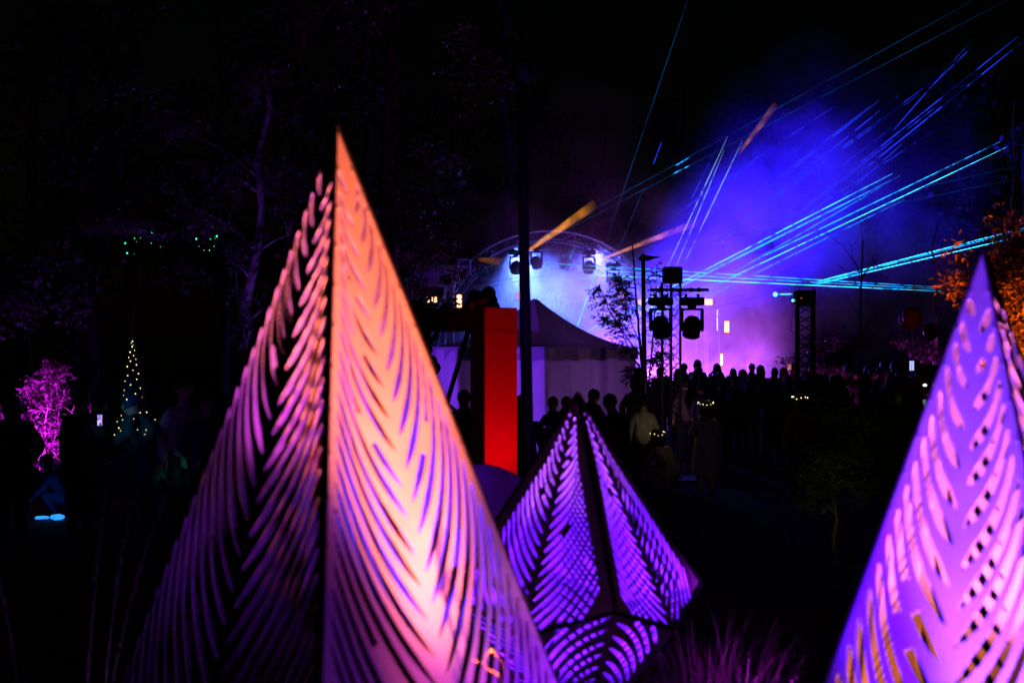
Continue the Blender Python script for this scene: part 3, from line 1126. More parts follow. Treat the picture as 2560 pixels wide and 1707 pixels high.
for k, yy in enumerate((0.0, 4.6)):
    arch(yy, 3.78, 2.1, 0.26).build('truss_arch', M['alu'], stg, True)
m = MB()
for a in (30, 60, 90, 120, 150):
    a = radians(a)
    m.tube([(3.65 * cos(a), 0, 2.1 + 3.65 * sin(a)), (3.65 * cos(a), 4.6, 2.1 + 3.65 * sin(a))], 0.024, 6)
m.build('purlins', M['alu'], stg)
for sx in (-1, 1):
    m = MB()
    truss(m, (sx * 3.68, 0, 0), (sx * 3.68, 0, 2.3), 0.26, 0.026, 0.012, 6, up=(1, 0, 0))
    m.build('arch_leg', M['alu'], stg)
    m = MB()
    truss(m, (sx * 3.68, 4.6, 0), (sx * 3.68, 4.6, 2.3), 0.26, 0.026, 0.012, 6, up=(1, 0, 0))
    m.build('arch_leg', M['alu'], stg)
for k, (px, py, tilt, pan, lb) in enumerate([
        (1208, 640, -0.7, 0.4, 'left end of the stage arch'), (1290, 622, 0.7, 0.2, 'left of the arch crown'), (1341, 610, 0.4, -0.4, 'the middle of the stage arch'),
        (1413, 612, 0.3, 0.5, 'the arch right of its crown'), (1472, 622, 0.5, 0.2, 'the right shoulder of the stage arch'), (1533, 655, 0.4, -0.3, 'the far right of the stage arch')]):
    h = empty('moving_head_lamp', P(px, py, DS - 0.1), 0, 'moving-head stage lamp hanging from ' + lb, 'stage light', 'moving heads on the stage arch')
    moving_head(h, (0, 0, 0), 1.15, tilt, pan)
# speaker wing hung at the left of the arch
sp_ = P(1092, 690, 42.5)
spk = empty('speaker_array', sp_, 0, 'pale rounded speaker box hung left of the stage arch', 'speaker')
m = MB()
m.box((0, 0, 0), (1.35, 0.8, 0.62), bev=0.12)
m.build('cabinet', M['white'], spk, True)
m = MB()
truss(m, (0.36, 0, -0.31), (0.36, 0, -sp_.z + 0.02), 0.26, 0.026, 0.012, 9, up=(1, 0, 0))
m.build('support_truss', M['alu'], spk)
m = MB()
truss(m, (0.8, 0.1, 0.5), (0.8, 0.1, 0.04), 0.36, 0.03, 0.014, 2, up=(1, 0, 0))
m.build('top_bracket', M['alu'], spk)


# --- LED blinders and tubes
def blinder(px, py, w, h, D, label, core='lampcore', cells=(1, 3)):
    c = P(px, py, D)
    W_, H_ = w / FPX * D, h / FPX * D
    r = empty('stage_blinder', c, 0, label, 'stage light', 'lit stage blinders')
    m = MB()
    m.box((0, 0.06, 0), (W_ * 1.25, 0.08, H_ * 1.1), bev=0.01)
    hs_ = m.build('housing', M['dark'], r)
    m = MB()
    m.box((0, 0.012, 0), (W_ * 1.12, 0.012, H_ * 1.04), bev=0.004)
    m.build('added_bloom_rim', M['bloomorange'], hs_)  # rim added to paint the lamp's orange bloom
    for i in range(cells[0]):
        for j in range(cells[1]):
            m = MB()
            cw, ch = W_ / cells[0], H_ / cells[1]
            m.box((-W_ / 2 + cw * (i + 0.5), 0, -H_ / 2 + ch * (j + 0.5)), (cw * 0.86, 0.03, ch * 0.9), bev=min(cw, ch) * 0.2)
            m.build('lit_cell', M[core], hs_)
    return r


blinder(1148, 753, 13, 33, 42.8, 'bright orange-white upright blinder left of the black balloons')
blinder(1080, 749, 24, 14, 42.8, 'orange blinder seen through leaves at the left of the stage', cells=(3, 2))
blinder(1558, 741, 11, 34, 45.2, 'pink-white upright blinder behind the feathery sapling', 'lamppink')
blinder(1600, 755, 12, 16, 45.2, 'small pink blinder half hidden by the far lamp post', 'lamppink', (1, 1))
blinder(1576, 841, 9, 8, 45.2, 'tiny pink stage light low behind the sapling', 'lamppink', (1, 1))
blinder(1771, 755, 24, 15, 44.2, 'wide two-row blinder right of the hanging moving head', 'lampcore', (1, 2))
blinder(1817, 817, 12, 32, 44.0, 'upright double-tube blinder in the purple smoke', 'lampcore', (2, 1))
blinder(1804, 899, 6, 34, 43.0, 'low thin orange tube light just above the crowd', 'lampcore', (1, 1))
for (px, py, n, step, lb) in [(1793, 782, 4, 4.2, 'upper dotted LED strip in the purple smoke'), (1793, 810, 8, 4.4, 'lower dotted LED strip in the purple smoke'), (1300, 740, 6, 4, 'round pink LED lamp beside the near lamp post')]:
    r = empty('led_strip', P(px, py, 44.4), 0, lb, 'stage light')
    m = MB()
    m.box((0, 0.03, 0), (0.07, 0.04, n * step / FPX * 44.4 + 0.04), bev=0.008)
    m.build('strip_housing', M['dark'], r)
    for i in range(n):
        m = MB()
        m.ball((0, -0.01, (i - (n - 1) / 2) * step / FPX * 44.4), 0.022, 8, 6)
        m.build('diode', M['lampviolet'], r)
m = MB()
r = empty('round_stage_lamp', P(1297, 741, 44.6), 0, 'round pale pink wash lamp peeping past the near lamp post', 'stage light')
m.lathe([(0.0, 0.0), (0.13, 0.0), (0.14, 0.03), (0.12, 0.12), (0.0, 0.14)], (0, 0, 0), 20)
m.v = [tuple(Matrix.Rotation(radians(-90), 3, 'X') @ Vector(v)) for v in m.v]
m.build('housing', M['dark'], r)
for ring_, cnt_ in ((0.0, 1), (0.055, 6), (0.105, 11)):
    for k in range(cnt_):
        m = MB()
        a = 2 * pi * k / cnt_
        m.ball((ring_ * cos(a), -0.015, ring_ * sin(a)), 0.021, 8, 6)
        m.build('diode', M['lamppink'], r)
# back uprights that catch the light
for i, px in enumerate((1741, 1768, 1798, 1762)):
    m = MB()
    a = P(px, 735 + 12 * i, 47 + i * 0.4)
    m.tube([(a.x, a.y, 0), (a.x, a.y, a.z)], 0.018, 6)
    tag(m.build('thin_stage_pole', M['alu']), ORD[i] + ' thin upright pole from the left in the purple smoke', 'pole', 'thin poles at the right of the stage')

# --- laser beams
LC = laser_mat('laser_cyan_bright', (0.004, 0.36, 1.0), 3.2, 0.38, 0.60, 2.2)
LW = laser_mat('laser_cyan_core', (0.02, 0.55, 1.0), 4.0, 0.34, 0.58, 2.0)
LB = laser_mat('laser_blue', (0.015, 0.04, 1.0), 1.8, 0.44, 0.57, 1.5)
LD = laser_mat('laser_dim_blue', (0.008, 0.12, 0.5), 0.55, 0.30, 0.60, 0.5)
LP = laser_mat('laser_pale', (0.35, 0.6, 1.0), 1.3, 0.36, 0.56, 2.2)


def laser(p0, p1, D0, Dd1, w, m_, label, group):
    a, b = P(p0[0], p0[1], D0), P(p1[0], p1[1], Dd1)
    mb = MB()
    n = 16
    pts = [a.lerp(b, i / n) - a for i in range(n + 1)]
    mb.tube(pts, [0.72 * w / FPX * (D0 + (Dd1 - D0) * i / n) / 2 * max(0.15, min(1, (i + 0.3) / 1.6, (n - i + 0.1) / 3)) for i in range(n + 1)], 6)
    return tag(mb.build('laser_beam', m_, None, True, a), label, 'laser beam', group, 'thing')


fan_a = [((1450, 836), (2232, 434), 2.6, LW), ((1455, 838), (2250, 440), 2.2, LC), ((1460, 840), (2200, 466), 1.4, LC), ((1865, 662), (2500, 355), 2.8, LC), ((1760, 726), (2517, 368), 2.4, LW), ((1700, 776), (2260, 500), 1.2, LC)]
for i, (a, b, w, mm) in enumerate(fan_a):
    laser(a, b, 45, 43, w, mm, ORD[i] + ' cyan laser beam of the bright fan rising right past the tower', 'bright cyan laser fan')
fan_b = [((1620, 720), (1909, 353), 1.2, LB), ((1666, 553), (1880, 405), 1.2, LB), ((1700, 525), (2083, 268), 1.5, LB), ((1760, 590), (2175, 265), 1.8, LB), ((1800, 570), (2198, 251), 2.0, LB), ((1790, 610), (2250, 236), 2.0, LB), ((1830, 570), (2308, 221), 2.2, LB),
         ((1850, 560), (2300, 234), 1.5, LB), ((1900, 610), (2420, 205), 1.5, LB), ((1960, 560), (2545, 92), 2.2, LB), ((2010, 545), (2557, 104), 2.6, LB), ((2100, 500), (2315, 306), 1.4, LB), ((2230, 330), (2432, 98), 1.4, LB), ((2330, 215), (2428, 120), 1.4, LB), ((1700, 650), (2040, 330), 1.3, LB), ((1730, 660), (2120, 330), 1.6, LB), ((1750, 680), (2230, 320), 1.3, LB), ((1780, 690), (2330, 330), 1.3, LB), ((1800, 700), (2200, 470), 1.3, LC)]
for i, (a, b, w, mm) in enumerate(fan_b):
    laser(a, b, 46, 44, w, mm, ORD[i] + ' blue laser beam of the faint fan in the upper smoke', 'blue upper laser fan')
fan_c = [((1575, 800), (1790, 376), 1.8, LB), ((1580, 860), (1819, 342), 2.0, LP), ((1610, 860), (1811, 374), 1.8, LP), ((1620, 850), (1856, 352), 2.0, LP)]
for i, (a, b, w, mm) in enumerate(fan_c):
    laser(a, b, 45, 44, w, mm, ORD[i] + ' steep pale laser beam above the far lamp post', 'steep pale laser beams')
fan_d = [((1348, 782), (1397, 684), 1.4, LP), ((1382, 785), (1421, 682), 1.4, LP), ((1400, 792), (1445, 670), 1.8, LP), ((1422, 805), (1469, 682), 1.4, LP), ((1442, 820), (1496, 662), 2.6, LW), ((1463, 825), (1515, 672), 1.6, LP), ((1484, 835), (1536, 690), 1.5, LP), ((1370, 700), (1385, 660), 1.0, LC), ((1345, 690), (1372, 640), 1.2, LC), ((1395, 720), (1440, 610), 1.1, LC), ((1505, 800), (1560, 660), 1.4, LC)]
for i, (a, b, w, mm) in enumerate(fan_d):
    laser(a, b, 44.2, 44.6, w, mm, ORD[i] + ' short slanting laser beam in the smoke above the tent roof', 'slanting laser beams above the tent')
fan_e = [((1335, 656), (2348, 718), 2.2, LC), ((1420, 672), (2352, 723), 2.0, LC), ((1440, 686), (2353, 728), 2.2, LW), ((1400, 696), (1530, 695), 1.2, LP)]
for i, (a, b, w, mm) in enumerate(fan_e):
    laser(a, b, 45, 38, w, mm, ORD[i] + ' near-level cyan laser beam ending at the orange tree', 'near-level cyan laser beams')
fan_f = [((1763, 774), (2060, 702), 1.2, LD), ((2035, 706), (2565, 569), 3.0, LW), ((2035, 709), (2565, 574), 2.2, LC), ((2035, 712), (2565, 588), 2.6, LW)]
for i, (a, b, w, mm) in enumerate(fan_f):
    laser(a, b, 41 if i else 44, 34 if i else 41, w, mm, ORD[i] + ' bright cyan laser beam crossing the bare sapling to the right edge', 'cyan beams to the right edge')
fan_g = [((1134, 716), (2455, -10), 1.3, LD), ((1134, 722), (2530, -5), 1.1, LD), ((1140, 727), (2565, 411), 1.1, LD), ((1140, 734), (2565, 443), 1.1, LD), ((1515, 605), (1722, -8), 1.2, LD), ((1690, 414), (1724, 394), 2.2, LC), ((1683, 435), (1724, 414), 2.4, LC), ((1633, 412), (1656, 350), 1.3, LB), ((1540, 640), (1610, 470), 1.0, LD)]
for i, (a, b, w, mm) in enumerate(fan_g):
    laser(a, b, 44.5, 43, w, mm, ORD[i] + ' thin dim blue laser beam crossing the dark sky from the stage', 'thin dim laser beams')
laser((1938, 736), (1981, 735), 26, 25.0, 4, LW, 'short bright cyan laser burst beside the square tower', 'cyan burst at the tower')
m = MB()
m.ball(P(1938, 736, 26), 0.04, 10, 8)
tag(m.build('laser_glint', emit('laser_glint_glow', (0.08, 0.8, 1), 4)), 'bright cyan laser glint left of the square tower', 'laser glint')


# --- amber beams of the moving heads: cones of glowing smoke
def beam(p0, p1, w0, w1, D, strength, col, label, c2=None, scale=2.5):
    a, b = P(p0[0], p0[1], D), P(p1[0], p1[1], D - 0.6)
    mb = MB()
    n = 14
    mb.tube([a.lerp(b, i / n) - a for i in range(n + 1)], [(w0 + (w1 - w0) * i / n) / 2 / FPX * D for i in range(n + 1)], 16)
    o = mb.build('light_beam', glow_mat('amber_beam_glow', col, strength, scale, c2), None, True, a)
    return tag(o, label, 'light beam', 'amber moving-head beams', kind='thing')


AMB = (1, 0.31, 0.02)
beam((1286, 651), (1490, 510), 5, 28, 41.6, 8, AMB, 'amber light beam passing behind the near lamp post above the arch')
beam((1486, 655), (1772, 545), 4, 22, 41.5, 8, AMB, 'orange beam fading to pink right of the stage arch', (0.5, 0.05, 0.5))
beam((1842, 390), (1942, 260), 8, 20, 41.5, 1.9, (1, 0.28, 0.02), 'faint orange beam high in the dark sky')
beam((1190, 648), (1262, 656), 8, 26, 41.6, 0.7, AMB, 'faint amber beam under the left shoulder of the arch')

# --- stage smoke, lit by the lamps below
def smoke_material():
    m = bpy.data.materials.new('stage_smoke_volume')
    m.use_nodes = True
    nt = m.node_tree
    nt.nodes.remove(nt.nodes['Principled BSDF'])
    pv = nt.nodes.new('ShaderNodeVolumePrincipled')
    pv.inputs['Color'].default_value = (0.95, 0.95, 0.97, 1)
    pv.inputs['Anisotropy'].default_value = 0.0
    nt.links.new(pv.outputs[0], nt.nodes['Material Output'].inputs['Volume'])
    g = nt.nodes.new('ShaderNodeNewGeometry')
    wn = nt.nodes.new('ShaderNodeTexNoise')
    wn.inputs['Scale'].default_value = 0.22
    wn.inputs['Detail'].default_value = 3
    nt.links.new(g.outputs['Position'], wn.inputs['Vector'])
    w0 = nt.nodes.new('ShaderNodeVectorMath')
    w0.operation = 'SUBTRACT'
    nt.links.new(wn.outputs['Color'], w0.inputs[0])
    w0.inputs[1].default_value = (0.5, 0.5, 0.5)
    w1 = nt.nodes.new('ShaderNodeVectorMath')
    w1.operation = 'SCALE'
    w1.inputs['Scale'].default_value = 7.0
    nt.links.new(w0.outputs[0], w1.inputs[0])
    w2 = nt.nodes.new('ShaderNodeVectorMath')
    w2.operation = 'ADD'
    nt.links.new(g.outputs['Position'], w2.inputs[0])
    nt.links.new(w1.outputs[0], w2.inputs[1])
    # blobs
    blobs = [((1.6, 45.0, 3.4), (4.6, 3.4, 3.4), 1.5), ((6.2, 45.3, 2.0), (4.2, 3, 2.6), 1.3), ((5.6, 45.3, 4.8), (4.4, 3.2, 3.0), 0.9), ((8.6, 45.3, 6.2), (4.4, 3.2, 3.4), 0.9), ((12.0, 45.3, 4.8), (5.0, 3.2, 3.4), 0.45), ((-1.2, 45.0, 4.2), (3.2, 3.2, 2.8), 0.6), ((7.5, 45.3, 5.5), (9.5, 3.2, 6.0), 0.16)]
    acc = None
    for c, r, wgt in blobs:
        s = nt.nodes.new('ShaderNodeVectorMath')
        s.operation = 'SUBTRACT'
        nt.links.new(w2.outputs[0], s.inputs[0])
        s.inputs[1].default_value = c
        d = nt.nodes.new('ShaderNodeVectorMath')
        d.operation = 'DIVIDE'
        nt.links.new(s.outputs[0], d.inputs[0])
        d.inputs[1].default_value = r
        l = nt.nodes.new('ShaderNodeVectorMath')
        l.operation = 'LENGTH'
        nt.links.new(d.outputs[0], l.inputs[0])
        mr = nt.nodes.new('ShaderNodeMapRange')
        mr.interpolation_type = 'SMOOTHSTEP'
        mr.inputs[1].default_value = 0.15
        mr.inputs[2].default_value = 1.1
        mr.inputs[3].default_value = wgt
        mr.inputs[4].default_value = 0
        nt.links.new(l.outputs['Value'], mr.inputs[0])
        if acc is None:
            acc = mr.outputs[0]
        else:
            ad = nt.nodes.new('ShaderNodeMath')
            ad.operation = 'ADD'
            nt.links.new(acc, ad.inputs[0])
            nt.links.new(mr.outputs[0], ad.inputs[1])
            acc = ad.outputs[0]
    no = nt.nodes.new('ShaderNodeTexNoise')
    no.inputs['Scale'].default_value = 0.42
    no.inputs['Detail'].default_value = 5
    no.inputs['Roughness'].default_value = 0.6
    no.inputs['Distortion'].default_value = 0.6
    nt.links.new(g.outputs['Position'], no.inputs['Vector'])
    mr = nt.nodes.new('ShaderNodeMapRange')
    mr.inputs[1].default_value = 0.40
    mr.inputs[2].default_value = 0.66
    mr.inputs[3].default_value = 0.0
    mr.inputs[4].default_value = 2.4
    nt.links.new(no.outputs[0], mr.inputs[0])
    mu = nt.nodes.new('ShaderNodeMath')
    mu.operation = 'MULTIPLY'
    nt.links.new(acc, mu.inputs[0])
    nt.links.new(mr.outputs[0], mu.inputs[1])
    m3 = nt.nodes.new('ShaderNodeMath')
    m3.operation = 'MULTIPLY'
    nt.links.new(mu.outputs[0], m3.inputs[0])
    m3.inputs[1].default_value = 0.2
    nt.links.new(m3.outputs[0], pv.inputs['Density'])
    return m


m = MB()
m.box((7, 45.4, 6.6), (24, 7, 13.6))
tag(m.build('smoke', smoke_material()), 'drifting stage smoke lit blue and purple around the arch', 'smoke', kind='stuff')

DB = (0.022, 0.005, 1.0)
lamp('stage_wash', 'SPOT', (0.2, 46.5, 5.4), (2.0, 45.4, 1.0), 11000, (0.07, 0.14, 1), 120, 1.0, 0.3)
lamp('stage_wash', 'SPOT', (2.8, 47.6, 5.4), (2.6, 45.0, 1.0), 10000, (0.10, 0.10, 1), 120, 1.0, 0.3)
lamp('stage_wash', 'SPOT', (4.4, 48.6, 1.0), (6.0, 45.0, 1.9), 9000, (0.45, 0.07, 1), 95, 1.0, 0.3)
lamp('stage_wash', 'SPOT', (8.4, 48.6, 1.0), (6.2, 45.0, 1.9), 6500, (0.5, 0.08, 0.9), 95, 1.0, 0.3)
lamp('stage_beam', 'SPOT', (3.0, 47, 2.0), (9.3, 46, 7.2), 62000, DB, 60, 1.0, 0.3)
lamp('stage_beam', 'SPOT', (5.0, 47, 2.4), (9.4, 46, 7.8), 50000, DB, 60, 1.0, 0.3)
lamp('stage_beam', 'SPOT', (3.4, 45, 3.0), (12.0, 44, 6.0), 30000, (0.003, 0.12, 1), 14, 1.0, 0.2)
lamp('arch_wash', 'SPOT', (3.6, 43.4, 1.0), (1.8, 45, 5.7), 3500, (0.6, 0.08, 1), 46, 0.8, 0.2)

# ------------------------------------------------------------------ people
def skin_body(name, verts, edges, radii, matseg, mats, sub=2, head=None):
    """one continuous body grown over a joint skeleton"""
    me = bpy.data.meshes.new('skeleton')
    me.from_pydata([tuple(v) for v in verts], edges, [])
    ob = bpy.data.objects.new('skeleton', me)
    COL.objects.link(ob)
    ob.modifiers.new('skin', 'SKIN').use_smooth_shade = True
    sv = me.skin_vertices[0].data
    for i, r in enumerate(radii):
        sv[i].radius = r if hasattr(r, '__len__') else (r, r)
        sv[i].use_root = (i == 0)
    sm = ob.modifiers.new('sub', 'SUBSURF')
    sm.levels = sub
    sm.render_levels = sub
    dg = bpy.context.evaluated_depsgraph_get()
    out = bpy.data.meshes.new_from_object(ob.evaluated_get(dg))
    bpy.data.objects.remove(ob)
    bpy.data.meshes.remove(me)
    out.name = name
    out.materials.clear()
    for m_ in mats:
        out.materials.append(m_)
    co = np.empty(len(out.vertices) * 3)
    out.vertices.foreach_get('co', co)
    co = co.reshape(-1, 3)
    if head is not None:   # brow, nose, chin, ears on the head
        hc, fw = np.array(head[0]), np.array(head[1])
        up = np.array((0, 0, 1.0))
        fw = fw / np.linalg.norm(fw)
        sd = np.cross(fw, up)
        rel = co - hc
        f, u, w = rel @ fw, rel @ up, rel @ sd
        near = (np.abs(u) < 0.14) & (np.abs(w) < 0.12) & (np.abs(f) < 0.14)
        g = lambda du, dw, s_: np.exp(-(((u - du) / s_) ** 2 + ((w - dw) / s_) ** 2)) * near * (f > 0.03)
        co += fw * (0.022 * g(-0.012, 0, 0.016) + 0.010 * g(-0.075, 0, 0.025) + 0.007 * g(-0.048, 0, 0.014) - 0.010 * g(0.012, 0.032, 0.015) - 0.010 * g(0.012, -0.032, 0.015))[:, None]
        for sg in (-1, 1):
            e_ = np.exp(-((u / 0.03) ** 2 + (f / 0.02) ** 2)) * near * (w * sg > 0.04)
            co += sd * (sg * 0.016 * e_)[:, None]
        out.vertices.foreach_set('co', co.ravel())
    pa = np.array([verts[a] for a, b in edges], float)
    pb = np.array([verts[b] for a, b in edges], float)
    rmean = np.array([min(np.mean(radii[a]), np.mean(radii[b])) for a, b in edges]) * 0.8
    mi = []
    for p in out.polygons:
        c = np.array(p.center)
        d = pb - pa
        t = np.clip(((c - pa) * d).sum(1) / (d * d).sum(1), 0, 1)
        q = pa + d * t[:, None]
        mi.append(matseg[int(np.argmin(np.sqrt(((q - c) ** 2).sum(1)) - rmean))])
    out.polygons.foreach_set('material_index', mi)
    out.update()
    return out


POSES = {
    'stand': dict(el=(.25, -.03, 1.13), wl=(.24, .07, .89), er=(.25, -.03, 1.13), wr=(.24, .07, .89)),
    'pocket': dict(el=(.29, -.08, 1.15), wl=(.19, .07, .99), er=(.29, -.08, 1.15), wr=(.19, .07, .99)),
    'phone': dict(el=(.25, .12, 1.2), wl=(.10, .30, 1.42), er=(.25, .10, 1.2), wr=(.07, .30, 1.44)),
    'onephone': dict(el=(.25, .05, 1.14), wl=(.14, .26, 1.12), er=(.26, .16, 1.3), wr=(.16, .30, 1.58)),
    'fold': dict(el=(.26, .06, 1.13), wl=(.04, .20, 1.16), er=(.26, .06, 1.13), wr=(.06, .22, 1.10)),
    'lean': dict(el=(.26, .22, 1.05), wl=(.16, .42, .98), er=(.26, .22, 1.05), wr=(.14, .42, 1.0), lean=.30),
    'lookdown': dict(el=(.24, .06, 1.12), wl=(.10, .26, 1.08), er=(.24, .06, 1.12), wr=(.10, .27, 1.06), nod=.09),
}
BODY = {}
THICK = 1.0


def body_mesh(pose, top='top', trouser='trouser', headk=1.0, bulk=1.0, bare_legs=False):
    key = (pose, top, trouser, headk, bulk, bare_legs)
    if key in BODY:
        return BODY[key]
    V, E, Rr, Ms = [], [], [], []

    def v(p, r):
        V.append(Vector(p))
        Rr.append(r)
        return len(V) - 1

    def e(a, b, mi):
        E.append((a, b))
        Ms.append(mi)
    lg_ = 0 if bare_legs else 2
    if pose == 'crouch':
        pel = v((0, -.16, .34), (.17 * bulk, .14))
        wa = v((0, -.06, .48), (.15 * bulk, .13))
        ch = v((0, .06, .66), (.16 * bulk, .12))
        nb = v((0, .12, .78), (.08, .07))
        nk = v((0, .14, .83), .05)
        h0 = v((0, .17, .90), (.078 * headk, .084 * headk))
        h1_ = v((0, .18, .97), (.104 * headk, .118 * headk))
        h2_ = v((0, .17, 1.04), (.075 * headk, .09 * headk))
        hc, fw = (0, .18, .96), (0, 1, -0.3)
        sh = [(s_ * .18, .09, .74) for s_ in (-1, 1)]
        arms = [((s_ * .24, .22, .55), (s_ * .12, .40, .36)) for s_ in (-1, 1)]
        legs = [((s_ * .1, -.10, .32), (s_ * .15, .24, .42), (s_ * .12, .0, .09), (s_ * .13, .16, .035)) for s_ in (-1, 1)]
    else:
        q = POSES[pose]
        ln = q.get('lean', 0)
        nod = q.get('nod', 0)
        sk = lambda z: ln * max(0, z - .95)

        pel = v((0, 0, .95), (.185 * bulk, .135 * bulk))
        wa = v((0, sk(1.1), 1.10), (.18 * bulk, .135 * bulk))
        ch = v((0, sk(1.3), 1.30), (.20 * bulk, .15 * bulk))
        nb = v((0, sk(1.44), 1.43), (.115, .095))
        nk = v((0, sk(1.5) + .01, 1.495), .066)
        h0 = v((0, sk(1.55) + .025 + nod * .5, 1.555 - nod * .2), (.078 * headk, .086 * headk))
        h1_ = v((0, sk(1.62) + .03 + nod, 1.625 + (headk - 1) * .05 - nod * .3), (.104 * headk, .12 * headk))
        h2_ = v((0, sk(1.7) + .02 + nod, 1.70 + (headk - 1) * .12 - nod * .4), (.075 * headk, .09 * headk))
        hc, fw = tuple(V[h1_] + Vector((0, 0, -.01))), (0, 1, -nod * 4)
        sh = [(s_ * .17, sk(1.36), 1.355) for s_ in (-1, 1)]
        L_, R_ = q['el'], q['er']
        arms = [((-q['el'][0], q['el'][1] + sk(q['el'][2]), q['el'][2]), (-q['wl'][0], q['wl'][1] + sk(q['wl'][2]), q['wl'][2])),
                (tuple((q['er'][0], q['er'][1] + sk(q['er'][2]), q['er'][2])), tuple((q['wr'][0], q['wr'][1] + sk(q['wr'][2]), q['wr'][2])))]
        legs = [((s_ * .09, 0, .88), (s_ * .10, .03, .48), (s_ * .105, -.02, .09), (s_ * .125, .14, .035)) for s_ in (-1, 1)]
    e(pel, wa, 1); e(wa, ch, 1); e(ch, nb, 1); e(nb, nk, 1); e(nk, h0, 0); e(h0, h1_, 0); e(h1_, h2_, 0)
    for i in (0, 1):
        s0 = v(sh[i], .082 * bulk)
        e(ch, s0, 1)
        el = v(arms[i][0], .066 * bulk)
        e(s0, el, 1)
        wr = v(arms[i][1], .042)
        e(el, wr, 1)
        d = (Vector(arms[i][1]) - Vector(arms[i][0])).normalized()
        sd = d.cross(Vector((0, 0, 1))) if abs(d.z) < .9 else Vector((0, 1, 0))
        sd.normalize()
        pc = Vector(arms[i][1]) + d * .075
        pm = v(pc, (.034, .022))
        e(wr, pm, 0)
        curl = d.cross(sd).normalized()
        for k, fl in enumerate((.062, .072, .068, .052)):
            o = sd * (-.027 + .018 * k)
            f1 = v(pc + o + d * (.03 + fl * .5), .0095)
            f2 = v(pc + o * 1.05 + d * (.03 + fl * .85) + curl * fl * .35, .008)
            e(pm, f1, 0); e(f1, f2, 0)
        t1_ = v(Vector(arms[i][1]) + d * .05 - sd * .045, .011)
        t2_ = v(Vector(arms[i][1]) + d * .085 - sd * .06 + curl * .01, .0085)
        e(wr, t1_, 0); e(t1_, t2_, 0)
        hp = v(legs[i][0], .115 * bulk)
        e(pel, hp, 2)
        kn = v(legs[i][1], .08)
        e(hp, kn, lg_)
        an = v(legs[i][2], .056)
        e(kn, an, lg_)
        to = v(legs[i][3], (.05, .042))
        e(an, to, 3)
    me = skin_body('person_body', V, E, Rr, Ms, [M['skin'], M[top], M[trouser], M['blackcloth']], 2, (hc, fw))
    BODY[key] = (me, Vector(V[h1_]), headk)
    return BODY[key]


HAIRM = {}


def hair_mesh(hcen, hk, style, m_, seed=0, fwd=1):
    key = (tuple(round(c, 3) for c in hcen), hk, style, m_, seed)
    if key in HAIRM:
        return HAIRM[key]
    mb = MB()
    r = random.Random(seed)

    def fn(v_, w):
        w = w.copy()
        face = v_.y > 0.25 and v_.z < 0.35
        if face:
            k = 0.62 if v_.z < 0.25 else 0.9
            w.y *= k
            w.x *= 0.96
        if style == 'long' and v_.z < 0 and v_.y < 0.45:
            w.z *= 3.0
            w.y = w.y * 0.9 - 0.02
            w.x *= 1.12 + 0.25 * -v_.z
        elif style == 'bob' and v_.z < 0 and v_.y < 0.45:
            w.z *= 1.6
            w.x *= 1.18
        elif style == 'short' and v_.z < -0.35:
            w *= 0.9
        n = mnoise.noise(Vector((v_.x * 4 + seed, v_.y * 4, v_.z * 4)))
        n2 = mnoise.noise(Vector((v_.x * 11 + seed, v_.y * 11, v_.z * 3)))
        return w * (1 + 0.07 * n + 0.05 * n2)
    mb.ball(hcen + Vector((0, -0.014, 0.006)), (.100 * hk, .120 * hk, .118 * hk), 22, 16, fn)
    HAIRM[key] = mb.mesh('hair', M[m_], True)
    return HAIRM[key]


def person(label, px, D, face, pose='stand', height=1.72, hair='short', hairm='hair', top='top', trouser='trouser', headk=1.0, bulk=1.0, group=None, bare_legs=False, seed=0):
    x = (px - 1280) / FPX * D
    root = empty('person', (x, D, ground_z(x, D)), face, label, 'person', group)
    root.scale = (height / 1.745,) * 3
    me, hcen, hk = body_mesh(pose, top, trouser, headk, bulk, bare_legs)
    link('body', me, root)
    if hair:
        link('hair', hair_mesh(hcen, hk, hair, hairm, seed % 3), root)
    return root, hcen


# spectators in front of the stage, seen from behind
rp = random.Random(21)
rows = [('back', 38.5, 1500, 2400, 20, 1.74), ('second', 34.5, 1590, 2390, 19, 1.71), ('third', 31.0, 1630, 2360, 18, 1.66), ('front', 28.0, 1690, 2330, 15, 1.58)]
for nm, D, x0, x1, n, hh in rows:
    for i in range(n):
        px = x0 + (x1 - x0) * (i + 0.5 + rp.uniform(-0.32, 0.32)) / n
        Dd = D + rp.uniform(-1.2, 1.2)
        hs = rp.choice(['short', 'short', 'long', 'bob'])
        ps = rp.choice(['stand', 'pocket', 'stand', 'fold', 'phone', 'lookdown', 'onephone'])
        hgt = hh * rp.choice([rp.uniform(0.93, 1.07), rp.uniform(0.93, 1.07), rp.uniform(0.8, 0.9)])
        person('%s spectator from the left in the crowd\'s %s row, %s hair, seen from behind' % (ORD[i], nm, {'bob': 'shoulder-length', 'long': 'long', 'short': 'short'}[hs]),
               px, Dd, rp.uniform(-0.35, 0.35), ps, hgt, hs, rp.choice(['hair', 'hairbrown']), 'top', 'trouser', 1.0, rp.choice([1.0, 1.1]), 'spectators watching the stage', seed=i)

